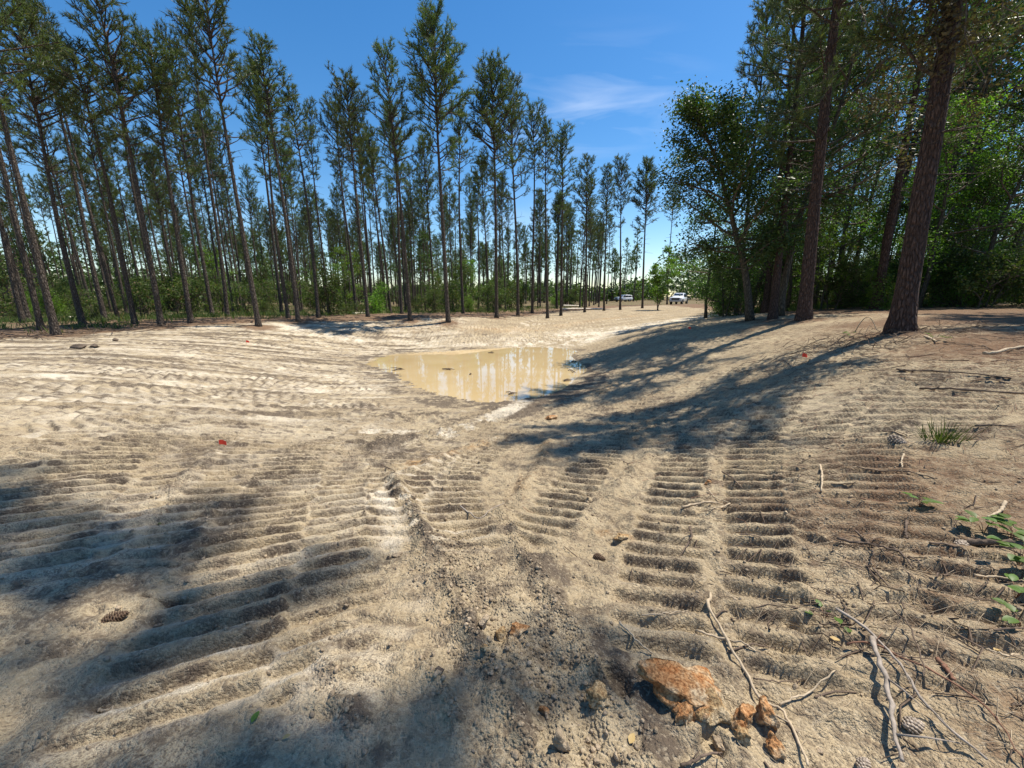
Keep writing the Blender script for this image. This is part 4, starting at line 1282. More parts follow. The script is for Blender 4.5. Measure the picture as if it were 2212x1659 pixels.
stick([(540,510),(525,580),(610,710),(640,800),(720,920),(780,1040),(830,1080),(900,1110),(960,1200),(1010,1300),(1060,1425)], 6, .008, 'wood_pale', 'long wavy pale brown stick lying beside the orange clay block', .004, twigs=3)
stick([(465,690),(600,740),(700,780),(775,830)], 6, .006, 'wood_pale', 'short pale stick crossing over the long wavy stick')
stick([(1390,780),(1420,900),(1460,1000),(1490,1130),(1510,1280),(1550,1425)], 6, .011, 'wood_grey', 'thick grey-brown branch reaching the bottom edge at the lower right', .03, twigs=2)
stick([(1200,620),(1330,690),(1420,780),(1500,880),(1590,1000),(1680,1130),(1800,1250),(2000,1415)], 6, .0065, 'wood_grey', 'long straight grey shoot with green leaves at its upper end', .022, twigs=3)
stick([(1250,790),(1400,800),(1600,900),(1800,1000),(1980,1130),(2100,1280),(2180,1420)], 6, .0045, 'wood_red', 'thin reddish trailing vine stem in the lower right corner', .012, twigs=4)
stick([(50,680),(130,760),(225,840)], 6, .006, 'wood_pale', 'straight pale reed piece left of the long wavy stick', .01)
stick([(905,1085),(1050,1030),(1200,945)], 6, .0045, 'wood_pale', 'thin pale twig branching right from the long wavy stick', .004)
stick([(170,620),(290,620),(420,590)], 6, .004, 'wood_pale', 'thin curved pale twig on the flat soil above the reed piece')
stick([(760,950),(900,965),(1050,940)], 6, .0035, 'wood_dark', 'thin dark twig right of the orange clay block')
stick([(1940,400),(2080,410),(2212,440)], 6, .006, 'wood_pale', 'pale stick at the right edge among green leaves', .02)
stick([(1900,220),(2050,235),(2230,250)], 6, .022, 'wood_dark', 'dark rotten log piece at the right edge', .0, cat='log', name='log')
stick([(2110,10),(2080,60),(2010,105)], 6, .011, 'wood_pale', 'bent bleached branch near the right edge above the leaves', .005)
stick([(380,1400),(500,1370),(600,1345)], 6, .006, 'wood_dark', 'dark stick at the bottom edge below the orange clay block', .008, twigs=2)
stick([(2000,800),(2100,850),(2180,830)], 6, .005, 'wood_pale', 'small hooked pale stick near the lower right edge')
stick([(1500,610),(1580,720),(1640,880),(1660,1000)], 6, .004, 'wood_dark', 'thin dark bowed twig across the grey shoot', .03, twigs=2)
stick([(1740,860),(1790,930),(1820,990)], 6, .010, 'wood_red', 'short stubby reddish branch end lower right')
stick([(1500,250),(1560,300),(1620,360)], 6, .008, 'wood_dark', 'short dark branch in the right-hand track', .006, twigs=2)
stick([(1700,245),(1800,252),(1900,270)], 6, .007, 'wood_dark', 'dark twig left of the rotten log')
stick([(80,1275),(220,1245),(340,1240)], 3, .010, 'wood_pale', 'forked pale stick across the crawler tracks', .004, forks=([(240,1170),(300,1215),(380,1255)], [(380,1255),(310,1290),(250,1310)]))
stick([(330,1065),(400,1110),(460,1165)], 3, .008, 'wood_dark', 'dark stick above the forked pale stick', .006, twigs=2)
stick([(940,1010),(950,1080),(945,1190)], 3, .011, 'wood_pale', 'bleached stick pointing toward the camera on a smooth strip', .004)
stick([(1160,1035),(1400,1050),(1650,1085)], 3, .006, 'wood_dark', 'thin dark stick crossing right of the bleached stick')
stick([(1460,940),(1448,985),(1450,1030)], 3, .008, 'wood_pale', 'short curved bleached stick below the pale pine cone')
stick([(1960,308),(2060,300),(2230,262)], 3, .026, 'wood_pale', 'pale log lying on the right hillside at the edge', 0, 'log', cat='log')
stick([(1590,205),(1625,218),(1665,242)], 3, .022, 'wood_pale', 'pale root stub right of the thick pine base')
stick([(1320,808),(1420,812),(1510,835)], 3, .008, 'wood_dark', 'dark stick just above the pale pine cone')
stick([(1900,782),(2030,775),(2150,780)], 3, .010, 'wood_dark', 'dark stick right of the small grassy tuft')
stick([(1420,415),(1560,428),(1800,445),(2130,470)], 3, .014, 'wood_dark', 'long dark branch on the upper right hillside', twigs=3)
stick([(1560,537),(1700,550),(1950,562),(2230,560)], 3, .016, 'wood_dark', 'long dark branch below it on the right hillside slope', twigs=3)
stick([(1040,1480),(1180,1510),(1300,1540),(1420,1560)], 3, .009, 'wood_dark', 'dark broken branch with twigs lying in the right track', .01, twigs=4)
stick([(130,1400),(140,1470),(100,1540)], 3, .010, 'wood_dark', 'dark gnarled root sticking out of the track ridges', .01, twigs=4)
stick([(1480,1350),(1475,1410),(1480,1470)], 3, .010, 'wood_dark', 'short dark stub standing in the right-hand track')
stick([(1160,1420),(1250,1500),(1270,1590)], 3, .007, 'wood_dark', 'dark forked twig hanging over a hollow in the right track', .006, twigs=2)
stick([(480,1010),(520,1035),(565,1065)], 2, .008, 'wood_dark', 'dark twig on the ridge corner below the pool', .01, twigs=3)
stick([(970,1280),(1030,1318),(1090,1345),(1160,1300),(1240,1262)], 2, .006, 'wood_grey', 'thin V-shaped root in the middle track')
stick([(600,1268),(650,1270),(705,1290)], 0, .006, 'wood_pale', 'short pale stick in the shade at the left foreground') if False else None
stick([(1200+0,790),(1240,800)], 0, .03, 'wood_dark', 'dark driftwood at the right end of the pool') if False else None
lx = [(600,1260),(650,1272),(705,1292)]
stick([(658.3*0 + .3472 * u, 1083 + .3472 * v) for u, v in lx], 0, .006, 'wood_pale', 'short pale stick lying in shade at the lower left')
# arching root by the big pine
mb = MB()
A = gp(*cr(1160, 165, 3)); B = gp(*cr(1300, 160, 3))
arc = []
for t in np.linspace(0, 1, 12):
    arc.append((A[0] + (B[0] - A[0]) * t ** .8, A[1] + (B[1] - A[1]) * t, A[2] + (B[2] - A[2]) * t - .03 + .36 * math.sin(math.pi * t ** .8)))
mb.tube(np.array(arc), np.linspace(.012, .008, 12), 6)
tag(link('arching_root', mb.mesh('arching_root', M['wood_pale'], True)), 'pale bare shoot arching over beside the thick pine base', 'root')
# twigs round the big pine base and the sapling tufts there
def litter_sticks(name, n_, cx0, cy0, sx0, sy0, label, seed, mat='wood_dark', L0=(.08, .4), r0_=(.002, .006), z=.02):
    rs = np.random.RandomState(seed); mb = MB()
    for q in range(n_):
        x, y = cx0 + rs.normal(0, sx0), cy0 + rs.normal(0, sy0)
        L = rs.uniform(*L0); a = rs.uniform(0, 6.28)
        pts = []
        for j in range(3):
            pts.append((x, y, hz(x, y) + rs.uniform(.0, z)))
            x += math.cos(a) * L / 2; y += math.sin(a) * L / 2; a += rs.normal(0, .35)
        r_ = rs.uniform(*r0_)
        mb.tube(np.array(pts), (r_, r_ * .8, r_ * .5), 3, False)
    return tag(link(name, mb.mesh(name, M[mat])), label, 'twigs', kind='stuff')
litter_sticks('twig_litter', 260, b1[0] - .8, b1[1] - .3, 1.1, .6, 'heap of dry twigs round the thick pine base', 3, 'wood_dark', (.15, .6), (.003, .008), .14)
litter_sticks('twig_litter', 240, 2.0, 1.6, .55, .55, 'fine dark twigs scattered over the lower right soil', 4, 'wood_dark', (.05, .25))
litter_sticks('twig_litter', 150, 3.4, 3.0, 1.2, 1.2, 'fine twigs scattered over the right-hand tracks', 5, 'wood_dark', (.05, .25), (.002, .005))
litter_sticks('twig_litter', 300, 8.5, 6.0, 2.4, 1.6, 'fine twigs scattered over the right hillside', 6, 'wood_dark', (.1, .5), (.003, .008), .03)
litter_sticks('straw_litter', 1500, 2.1, 1.7, .55, .6, 'pine straw scattered over the lower right soil', 7, 'wood_pale', (.06, .2), (.0007, .0014), .015)
litter_sticks('straw_litter', 1800, 7.5, 5.5, 2.8, 2.0, 'pine straw scattered over the right hillside', 9, 'wood_red', (.1, .3), (.0015, .003), .03)
# floating driftwood
def drift(u, v, w, label, seed):
    rs = np.random.RandomState(seed); mb = MB()
    c = at_z(u, v, WL); 
    L = w / 830.6 * c[1] * 1.0
    for q in range(4):
        a = rs.normal(0, .35); l_ = L * rs.uniform(.5, 1)
        p = np.array((rs.normal(0, L * .12), rs.normal(0, .12), .01))
        d = np.array((math.cos(a), math.sin(a), rs.normal(0, .08)))
        mb.tube(np.array([p - d * l_ * .5, p + np.array((0, 0, .03)), p + d * l_ * .5]), (.008, .015, .006), 5)
    tag(link('driftwood', mb.mesh('driftwood', M['wood_dark'], True), None, c), label, 'driftwood', 'debris floating in the pool')
drift(862, 799, 44, 'dark driftwood with pale bit floating near the left end of the pool', 1)
drift(968, 797, 28, 'dark stick floating in the pool left of centre', 2)
drift(1061, 762, 16, 'small dark debris floating by the far shore of the pool', 3)
drift(1225, 823, 22, 'dark debris floating near the right shore of the pool', 4)
drift(1240, 781, 18, 'thin stick floating at the far right end of the pool', 5)
drift(1104, 853, 26, 'twigs floating by the near shore of the pool', 6)
drift(1016, 810, 6, 'tiny dark stub sticking out of the middle of the pool', 7)
drift(1236, 803, 12, 'small dark scrap floating right of the trunk reflections', 8)
# pale logs lying in the stand
def log(u0, v0, u1, v1, y0, y1, r, label):
    a = at_y(u0, v0, y0); b = at_y(u1, v1, y1)
    za, zb = hz(a[0], a[1]) + r * .8, hz(b[0], b[1]) + r * .8
    mb = MB(); n_ = 6
    P = np.array([(a[0] + (b[0] - a[0]) * t, a[1] + (b[1] - a[1]) * t, za + (zb - za) * t + .02 * math.sin(5 * t)) for t in np.linspace(0, 1, n_)])
    mb.tube(P, np.linspace(r, r * .7, n_), 9)
    tag(link('felled_log', mb.mesh('felled_log', M['log_pale'], True)), label, 'log', 'pale felled logs')
log(1214,669,1302,664,46,49,.13,'long pale felled log in the grass right of the pool trunks')
log(1212,660,1252,657,62,64,.15,'pale felled log farther back in the grass')
log(762,684,798,680,33,34.5,.12,'pale felled log behind the pines left of the pool')
log(148,693,195,692,26,27,.08,'pale felled pole behind the leftmost pines')
log(340,690,372,688,30,31,.07,'pale felled pole behind the bush on the left')

# ------------------------------------------------------------------ clay blocks, clods
def mat_clay(name, ca, cb_, cc):
    m, n, l, out = nt(name)
    tcx = n.new('ShaderNodeTexCoord')
    def noise(sc, d, r=.65):
        x = n.new('ShaderNodeTexNoise'); x.inputs['Scale'].default_value = sc; x.inputs['Detail'].default_value = d; x.inputs['Roughness'].default_value = r
        l.new(tcx.outputs['Object'], x.inputs['Vector']); return x.outputs['Fac']
    a_, b_ = noise(11, 5), noise(85, 4)
    r = n.new('ShaderNodeValToRGB')
    r.color_ramp.elements[0].position = .36; r.color_ramp.elements[0].color = (*ca, 1)
    r.color_ramp.elements[1].position = .62; r.color_ramp.elements[1].color = (*cc, 1)
    e = r.color_ramp.elements.new(.5); e.color = (*cb_, 1)
    l.new(a_, r.inputs[0])
    r2 = n.new('ShaderNodeValToRGB'); r2.color_ramp.elements[0].position = .40; r2.color_ramp.elements[1].position = .58
    r2.color_ramp.elements[0].color = (.45, .42, .40, 1); r2.color_ramp.elements[1].color = (1.12, 1.1, 1.05, 1)
    l.new(b_, r2.inputs[0])
    mu = n.new('ShaderNodeMixRGB'); mu.blend_type = 'MULTIPLY'; mu.inputs[0].default_value = .9
    l.new(r.outputs[0], mu.inputs[1]); l.new(r2.outputs[0], mu.inputs[2])
    b = n.new('ShaderNodeBsdfPrincipled'); b.inputs['Roughness'].default_value = .95; b.inputs['Specular IOR Level'].default_value = .1
    l.new(mu.outputs[0], b.inputs['Base Color'])
    bp = n.new('ShaderNodeBump'); bp.inputs['Strength'].default_value = 1; bp.inputs['Distance'].default_value = .012
    l.new(b_, bp.inputs['Height']); l.new(bp.outputs[0], b.inputs['Normal'])
    l.new(b.outputs[0], out.inputs['Surface'])
    return m
M['clay'] = mat_clay('orange_clay', (.40, .165, .06), (.47, .26, .12), (.54, .41, .26))
M['clay_y'] = mat_clay('yellow_clay', (.36, .20, .085), (.44, .31, .165), (.50, .40, .26))
M['clod'] = mat_plain('grey_clod', (0.34, 0.265, 0.18), .95, var=.35, scale=20, bump=.9, bscale=70, spec=.1)
M['clod_dark'] = mat_plain('dark_clod', (0.13, 0.10, 0.075), .95, var=.35, scale=20, bump=.9, bscale=70, spec=.1)
_ico = {}
def ico(sub):
    if sub not in _ico:
        bm = bmesh.new(); bmesh.ops.create_icosphere(bm, subdivisions=sub, radius=1)
        bm.verts.ensure_lookup_table()
        V = np.array([v.co[:] for v in bm.verts]); F = np.array([[v.index for v in f.verts] for f in bm.faces])
        bm.free(); _ico[sub] = (V, F)
    return _ico[sub]
def rock_verts(seed, size, sub=3, cuts=12, rough=.16):
    V, F = ico(sub); rs = np.random.RandomState(seed)
    V = V.copy()
    for k in range(cuts):
        n_ = rs.normal(size=3); n_ /= np.linalg.norm(n_)
        d = rs.uniform(.38, .8)
        h = V @ n_ - d
        V -= np.where(h > 0, h, 0)[:, None] * n_
    nz = np.zeros(len(V))
    for k, f in enumerate((2.2, 4.5, 9.0)):
        nz += (vnoise(V[:, 0] * f + seed, V[:, 1] * f + V[:, 2] * f * .7, 200 + k) + vnoise(V[:, 2] * f + seed, V[:, 0] * f - V[:, 1] * f * .6, 210 + k)) * rough / (k + 1)
    V = V * (1 + nz)[:, None]
    return V * np.array(size), F
def rock(u, v, size, mat, label, seed, name='clay_clod', cat='clod', group=None, rz=0, sink=.25, sub=4, cuts=12, rough=.17, smooth=False):
    V, F = rock_verts(seed, size, sub, cuts, rough)
    mb = MB(); mb.add(V, F)
    g = gp(u, v)
    o = link(name, mb.mesh(name, M[mat], smooth), None, (g[0], g[1], g[2] + size[2] * (1 - 2 * sink)), (0, 0, rz))
    return tag(o, label, cat, group)
rock(1478,1500,(.235,.14,.09),'clay','large flat-topped orange clay block in the lower right foreground',1,'clay_block','clay block',rz=-.25,sub=5,cuts=14,rough=.13,sink=.2)
rock(1478,1556,(.05,.04,.045),'clay','narrow upright orange chunk split off the block front',2,rz=.4)
rock(1462,1546,(.03,.026,.035),'clay','small orange chunk at the left front of the block',3)
rock(1545,1540,(.075,.055,.05),'clay_y','yellow-tan chunk at the right end of the orange block',4)
rock(1607,1560,(.062,.05,.055),'clay','orange chunk with a flat split face right of the block',5,rz=.6)
rock(1652,1562,(.055,.06,.06),'clay','outermost tall orange chunk right of the block',6)
rock(1556,1592,(.035,.03,.03),'clod','small brown lump below the clay chunks',7)
rock(1602,1604,(.035,.03,.035),'clay_y','small yellow lump below the split-faced chunk',8)
rock(1673,1618,(.036,.034,.04),'clay','lowest orange lump near the long wavy stick',9)
rock(1520,1560,(.04,.03,.03),'clay_y','crumbled yellow lump in the middle of the clay chunks',10)
rock(1044,1366,(.045,.04,.04),'clod','pale grey clod left of the yellow clay clod',11)
rock(1082,1372,(.04,.05,.045),'clay_y','yellow clay clod in the middle foreground',12)
rock(1123,1368,(.065,.05,.04),'clay','orange-topped clod right of the yellow clay clod',13)
rock(1293,1518,(.05,.045,.042),'clay_y','rounded yellowish clod left of the orange block',14,cuts=3)
rock(1175,1530,(.03,.026,.024),'clay','small orange clod in the lower middle foreground',15)
rock(1207,1622,(.035,.035,.055),'clod','upright grey clod at the bottom edge',16)
rock(953,1468,(.022,.02,.02),'clod_dark','dark little clod on the crumbly ridge',17)
rock(1047,1418,(.022,.02,.018),'clay_y','small yellow lump below the pale grey clod',18)
rock(857,1198,(.035,.03,.02),'clod','pair-like pale lump on the left track edge',19)
rock(840,1203,(.02,.018,.016),'clod_dark','dark pebble-like lump beside the pale lump on the left track',20)
rock(894,1085,(.03,.025,.04),'clod','upright grey clod on the ridge corner',21)
rock(915,1070,(.03,.025,.02),'clod','flat greenish grey clod behind the upright ridge clod',22)
rock(1190,1100,(.02,.02,.015),'clod_dark','dark little clod in the middle track',23)
rock(1345,1165,(.07,.035,.02),'clay_y','ochre clay smear lump on the right track edge',24)
rock(168,754,(.28,.16,.09),'clod_dark','dark uprooted sod lump on the left bank',25,'soil_lump','lump',sub=3)
rock(204,750,(.2,.11,.06),'clod_dark','smaller dark lump right of the uprooted sod',26,'soil_lump','lump')
rock(250,737,(.13,.1,.08),'clod_dark','dark little lump near the crest of the left bank',27,'soil_lump','lump')
rock(544,698,(.1,.08,.07),'clod_dark','dark lump left of the pine standing out on the bank',28,'soil_lump','lump')
rock(1190,905,(.14,.1,.07),'clay','brown-orange lump in the shade right of the pale sand',29,'soil_lump','lump')
rock(1528,1050,(.035,.03,.03),'clay','cut root end with orange wood in the track',30,'root_stub','root')
# crumbs of soil, thousands: one object
rsc = np.random.RandomState(19)
cm = MB(); V0, F0 = ico(1)
cand = 60000
cxs = rsc.uniform(-3.2, 3.6, cand); cys = rsc.uniform(.7, 6.5, cand)
jj_ = np.clip(np.searchsorted(xs, cxs), 0, nx - 1); ii_ = np.clip(np.searchsorted(ys, cys), 0, ny - 1)
wgt = crumb.reshape(SH)[ii_, jj_] * 0.9 + 0.03 + 0.10 * cover.reshape(SH)[ii_, jj_]
kk_ = rsc.rand(cand) < wgt * 0.9 / (0.6 + .25 * cys)
cxs, cys = cxs[kk_], cys[kk_]; czs = hzv(cxs, cys)
ncr = min(len(cxs), 7000)
for k in range(ncr):
    r_ = .003 + .011 * rsc.rand() ** 4
    a = rsc.uniform(0, 6.28); c_, s_ = math.cos(a), math.sin(a)
    v = V0[:12] if len(V0) < 12 else V0
    v = V0 * (r_ * rsc.uniform(.7, 1.3, 3)) * (1 + .25 * rsc.normal(size=(len(V0), 1)))
    cm.add(v + np.array((cxs[k], cys[k], czs[k] + r_ * .35)), F0)
tag(link('soil_crumbs', cm.mesh('soil_crumbs', M['clod'])), 'loose soil crumbs strewn over the foreground', 'soil crumbs', kind='stuff')
print('crumbs', ncr)

# ------------------------------------------------------------------ pine cones
M['cone'] = mat_plain('pine_cone', (0.10, 0.065, 0.042), .8, var=.4, scale=40)
M['cone_pale'] = mat_plain('weathered_cone', (0.36, 0.30, 0.24), .8, var=.4, scale=40)
def cone_mesh(mat, L=.10, R0=.027, seed=0):
    rs = np.random.RandomState(seed); mb = MB()
    t = np.linspace(0, 1, 9)
    mb.tube(np.column_stack([t * L - L / 2, t * 0, t * 0]), R0 * .62 * np.sin(np.pi * (0.10 + 0.86 * t ** .75)) + .003, 8)
    n_ = 74
    for k in range(n_):
        f = (k + .5) / n_
        x = f * L - L / 2
        rr_ = R0 * math.sin(math.pi * (0.10 + .86 * f ** .75)) + .002
        a = k * 2.39996
        c = np.array((0, math.cos(a), math.sin(a)))
        s_ = np.array((0, -math.sin(a), math.cos(a)))
        X = np.array((1.0, 0, 0))
        w = .0075 * (0.5 + rr_ / R0 * .8)
        root_ = X * x + c * rr_ * .45
        tip = X * (x + .007 * (1 - .3 * f)) + c * rr_ * (1.12 + .1 * rs.rand())
        th = .0022
        mb.add([root_ - s_ * w * .5 - X * th, root_ + s_ * w * .5 - X * th, tip + s_ * w - X * th, tip - s_ * w - X * th, root_ + X * th, tip + X * th * 1.6 + c * .002],
               [(0, 4, 1), (0, 3, 4), (1, 4, 2), (3, 5, 4), (2, 4, 5), (2, 5, 3)], [(0, 1, 2, 3)])
    return mb.mesh('pine_cone', M[mat])
CONE, CONEP = cone_mesh('cone', seed=1), cone_mesh('cone_pale', seed=2)
for (u, v, me, s_, rz, lab) in [
    (247,1338,CONE,1.0,.75,'dark pine cone lying in the shade at the left foreground'),
    (1294,1206,CONE,.8,-.4,'dark pine cone at the end of a right track cut'),
    (1935,960,CONEP,1.5,-1.35,'pale weathered pine cone on the right hillside'),
    (1972,1570,CONEP,.75,.1,'weathered pine cone under the grey shoot at lower right'),
    (2080,1174,CONEP,.9,.2,'grey pine cone left of the rotten log at the right edge'),
    (1869,1642,CONEP,.6,.5,'weathered pine cone at the bottom edge lower right'),
]:
    g = gp(u, v)
    tag(link('pine_cone', me, None, (g[0], g[1], g[2] + .02 * s_), (0, 0, rz), (s_, s_, s_)), lab, 'pine cone', 'pine cones on the soil')

# ------------------------------------------------------------------ survey flags
M['flag'] = mat_plain('red_flag', (1.0, 0.075, 0.035), .55, var=.08, scale=30, spec=.3)
M['wire'] = mat_plain('flag_wire', (0.25, 0.24, 0.23), .5, metal=.6, var=.1)
def flag(u, v, w, label, rz=0., bendy=0.):
    g = gp(u, v)
    root = empty('marker_flag', g, (0, 0, rz))
    mb = MB(); mb.tube(np.array([(0, 0, -.08), (0.003, 0, .06), (.012, 0, .115)]) * (w / .1), np.array((.0016, .0016, .0016)) * (w / .1), 5)
    link('stake', mb.mesh('stake', M['wire'], True), root)
    mb = MB(); n_ = 7
    for sgn in (1, -1):
        vs = []
        for i in range(n_):
            t = i / (n_ - 1)
            y_ = .016 * math.sin(t * 5 + bendy) * t + sgn * .0006
            vs += [(.010 + t * .105, y_, .050 - .016 * t), (.012 + t * .10, y_ + .012 * t, .118 - .03 * t * t)]
        vs = np.array(vs) * (w / .1)
        qs = [(2 * i, 2 * i + 2, 2 * i + 3, 2 * i + 1) if sgn > 0 else (2 * i, 2 * i + 1, 2 * i + 3, 2 * i + 2) for i in range(n_ - 1)]
        mb.add(vs, None, qs)
    link('flag', mb.mesh('flag', M['flag'], True), root)
    return tag(root, label, 'flag', 'red survey marker flags')
flag(474,972,.085,'red marker flag on the left-hand tracks, largest of the flags', .15)
flag(1730,777,.11,'red marker flag in the sun left of the thick pine shadow', .1, 1.)
flag(967,741-2,.10,'tiny red marker flag beyond the pool on the far bank', .2) if False else None
flag(531,741,.12,'tiny red marker flag high on the left bank', .2, .4)
flag(1486,712,.12,'small red marker flag in shade on the right bank slope', 0., 2.)

# ------------------------------------------------------------------ small plants and single leaves
M['leaf_g'] = mat_leaf('fresh_leaves', (0.06, 0.11, 0.02), (0.13, 0.20, 0.04), .35, .45)
M['leaf_y'] = mat_plain('yellow_leaf', (0.42, 0.29, 0.11), .6, var=.2)
def leaf_mesh(mb, base, d, up, L, W):
    d = np.array(d) / np.linalg.norm(d); s_ = np.cross(d, up); s_ /= np.linalg.norm(s_) + 1e-9
    n_ = np.cross(s_, d)
    out = [0, .55, 1, .85, .5, 0]; xs_ = [0, .15, .4, .65, .85, 1.0]
    V = []
    for x_, w_ in zip(xs_, out):
        c = np.array(base) + d * L * x_ - n_ * L * .18 * x_ * x_
        V += [c + s_ * W * .5 * w_ + n_ * .12 * W * w_, c, c - s_ * W * .5 * w_ + n_ * .12 * W * w_]
    Q = []
    for i in range(5):
        a = i * 3
        Q += [(a, a + 1, a + 4, a + 3), (a + 1, a + 2, a + 5, a + 4)]
    mb.add(V, None, Q)
def sprig(u, v, n_, size, h, label, seed, mat='leaf_g', spread=.08):
    rs = np.random.RandomState(seed)
    g = gp(u, v)
    root = empty('seedling', g)
    st = MB(); lf = []
    for k in range(n_):
        a = rs.uniform(0, 6.28); r_ = spread * rs.uniform(.2, 1)
        e = np.array((math.cos(a) * r_, math.sin(a) * r_, h * rs.uniform(.5, 1)))
        st.tube(np.array([(0, 0, -.01), e * np.array((.4, .4, .7)), e]), (.002, .0018, .001), 4)
        for j in range(2):
            a2 = a + rs.normal(0, .8)
            lf.append((e, (math.cos(a2), math.sin(a2), rs.uniform(-.1, .45))))
    link('stem', st.mesh('stem', M['wood_red'], True), root)
    for b_, d_ in lf:
        mb = MB(); leaf_mesh(mb, b_, d_, (0, 0, 1), size * rs.uniform(.7, 1.2), size * rs.uniform(.5, .8))
        link('leaf', mb.mesh('leaf', M[mat], True), root)
    return tag(root, label, 'plant', 'green seedlings in the soil')
sprig(2125,1150,6,.07,.10,'bright leafy seedling above the rotten log at the right edge',1)
sprig(2185,1165,6,.07,.12,'leafy seedling at the right edge directly over the rotten log',2)
sprig(2200,1225,7,.07,.12,'dark green leafy clump at the right edge below the log',3)
sprig(2195,1290,6,.06,.10,'leafy clump at the right edge beside the pale stick',4)
sprig(2205,1360,5,.05,.10,'lowest leafy clump at the right edge',5)
sprig(1985,1098,5,.06,.06,'small green seedling alone in the right-hand tracks',6)
sprig(1783,1325,3,.045,.03,'sprig of green leaves at the tip of the grey shoot',7)
sprig(1836,1352,3,.04,.03,'second sprig of green leaves along the grey shoot',8)
sprig(2015,738,4,.09,.12,'small weed right of the thick pine base',9,spread=.14)
sprig(1820,728,5,.10,.14,'yellow-green weed in the twig heap left of the thick pine',10,spread=.2)
# grassy tuft
g = gp(2035, 952); rs = np.random.RandomState(6); mb = MB()
for k in range(150):
    a = rs.uniform(0, 6.28); r_ = rs.uniform(0, .13); L = rs.uniform(.06, .2)
    p = np.array((math.cos(a) * r_ * 1.5, math.sin(a) * r_, -.01)); d = np.array((math.cos(a) * .5, math.sin(a) * .5, 1)) + rs.normal(0, .25, 3)
    s_ = np.cross(d, rs.normal(size=3)); s_ /= np.linalg.norm(s_)
    mb.add([p - s_ * .003, p + s_ * .003, p + d * L * .6 + s_ * .004, p + d * L], [(0, 1, 2), (0, 2, 3)])
tag(link('grass_tuft', mb.mesh('grass_tuft', M['leaf_s']), None, g), 'small dark grassy tuft on the right hillside', 'grass tuft')
for (u, v, mat, s_, rz, lab) in [
    (337,1126,'leaf_g',.05,.1,'single dark green leaf on the smooth soil at left'),
    (546,1577,'leaf_g',.06,1.5,'single yellow-green leaf lying at the bottom left'),
    (610,1600,'leaf_y',.04,.5,'single yellow leaf at the bottom left'),
    (1790,1345+35,'leaf_y',.06,-.4,'curled tan leaf under the grey shoot'),
    (1360,1605,'leaf_y',.06,.9,'tan leaf below the orange clay block'),
    (2150,1395,'leaf_y',.05,.2,'dry tan leaf near the right edge'),
]:
    g = gp(u, v); mb = MB()
    leaf_mesh(mb, (0, 0, 0), (1, 0, .25), (0, 0, 1), s_ * .7, s_ * .42)
    tag(link('fallen_leaf', mb.mesh('fallen_leaf', M[mat], True), None, (g[0], g[1], g[2] + .008), (0, 0, rz)), lab, 'leaf', 'single leaves on the soil')
# hanging vines on the big pine
rs = np.random.RandomState(55); vs = MB(); vl = MB(); cen = []
for k in range(16):
    z = rs.uniform(5.2, 9); a = rs.uniform(0, 6.28); r_ = rs.uniform(.15, 1.3)
    p = np.array((math.cos(a) * r_ + .1, math.sin(a) * r_, z)); pts = [p.copy()]
    for j in range(6):
        p = p + np.array((rs.normal(0, .09), rs.normal(0, .09), -rs.uniform(.15, .45))); pts.append(p.copy())
        cen.append(p.copy()); cen.append(p + rs.normal(0, .1, 3))
    vs.tube(np.array(pts), np.linspace(.012, .004, 7), 4)
for k in range(60):
    z = rs.uniform(4.8, 8.5); a = rs.uniform(0, 6.28)
    cen.append(np.array((math.cos(a) * .25, math.sin(a) * .25, z)))
leaves(vl, np.array(cen), rs, 26, .26, .075, .9, .1)
link('hanging_vine', vs.mesh('hanging_vine', M['twig'], False, vl, M['vine']), big1_root)['kind'] = 'stuff'

# ------------------------------------------------------------------ vehicles
M['paint'] = mat_plain('white_paint', (0.80, 0.80, 0.79), .25, var=.03, scale=3, spec=.5, coat=.6)
M['glass'] = mat_plain('tinted_glass', (0.02, 0.025, 0.03), .06, var=.1, spec=.7)
M['black'] = mat_plain('black_trim', (0.02, 0.02, 0.02), .5, var=.2)
M['rubber'] = mat_plain('tyre_rubber', (0.018, 0.018, 0.018), .85, var=.2)
M['rim'] = mat_plain('alloy_rim', (0.45, 0.45, 0.46), .35, metal=.8, var=.1)
M['lamp'] = mat_plain('headlamp_glass', (0.7, 0.72, 0.75), .12, var=.1, spec=.6)
M['red_lamp'] = mat_plain('tail_lamp', (0.35, 0.01, 0.01), .2, var=.1)
M['steel'] = mat_plain('grey_steel', (0.16, 0.16, 0.155), .5, metal=.4, var=.25)
def loft(mb, secs):
    """secs: list of rings (n,3)"""
    n_ = len(secs[0])
    V = np.vstack(secs); Q = []
    for i in range(len(secs) - 1):
        for j in range(n_):
            k = (j + 1) % n_
            Q.append((i * n_ + j, i * n_ + k, (i + 1) * n_ + k, (i + 1) * n_ + j))
    mb.add(V, None, Q)
    for i, rev in ((0, True), (len(secs) - 1, False)):
        c = secs[i].mean(0); b_ = mb.n
        T = [(j, (j + 1) % n_, n_) for j in range(n_)]
        if rev: T = [(b2, a2, c2) for a2, b2, c2 in T]
        mb.add(np.vstack([secs[i], c]), T)
def ring_(x, hw, z0, z1, tuck=.06, r_=.08):
    """car cross-section: rounded box, sides slightly tucked in"""
    return np.array([(x, -hw + r_, z0), (x, hw - r_, z0), (x, hw - .02, z0 + r_), (x, hw, (z0 + z1) * .52), (x, hw - tuck * .5, z1 - r_), (x, hw - tuck - r_, z1), (x, -hw + tuck + r_, z1), (x, -hw + tuck * .5, z1 - r_), (x, -hw, (z0 + z1) * .52), (x, -hw + .02, z0 + r_)])
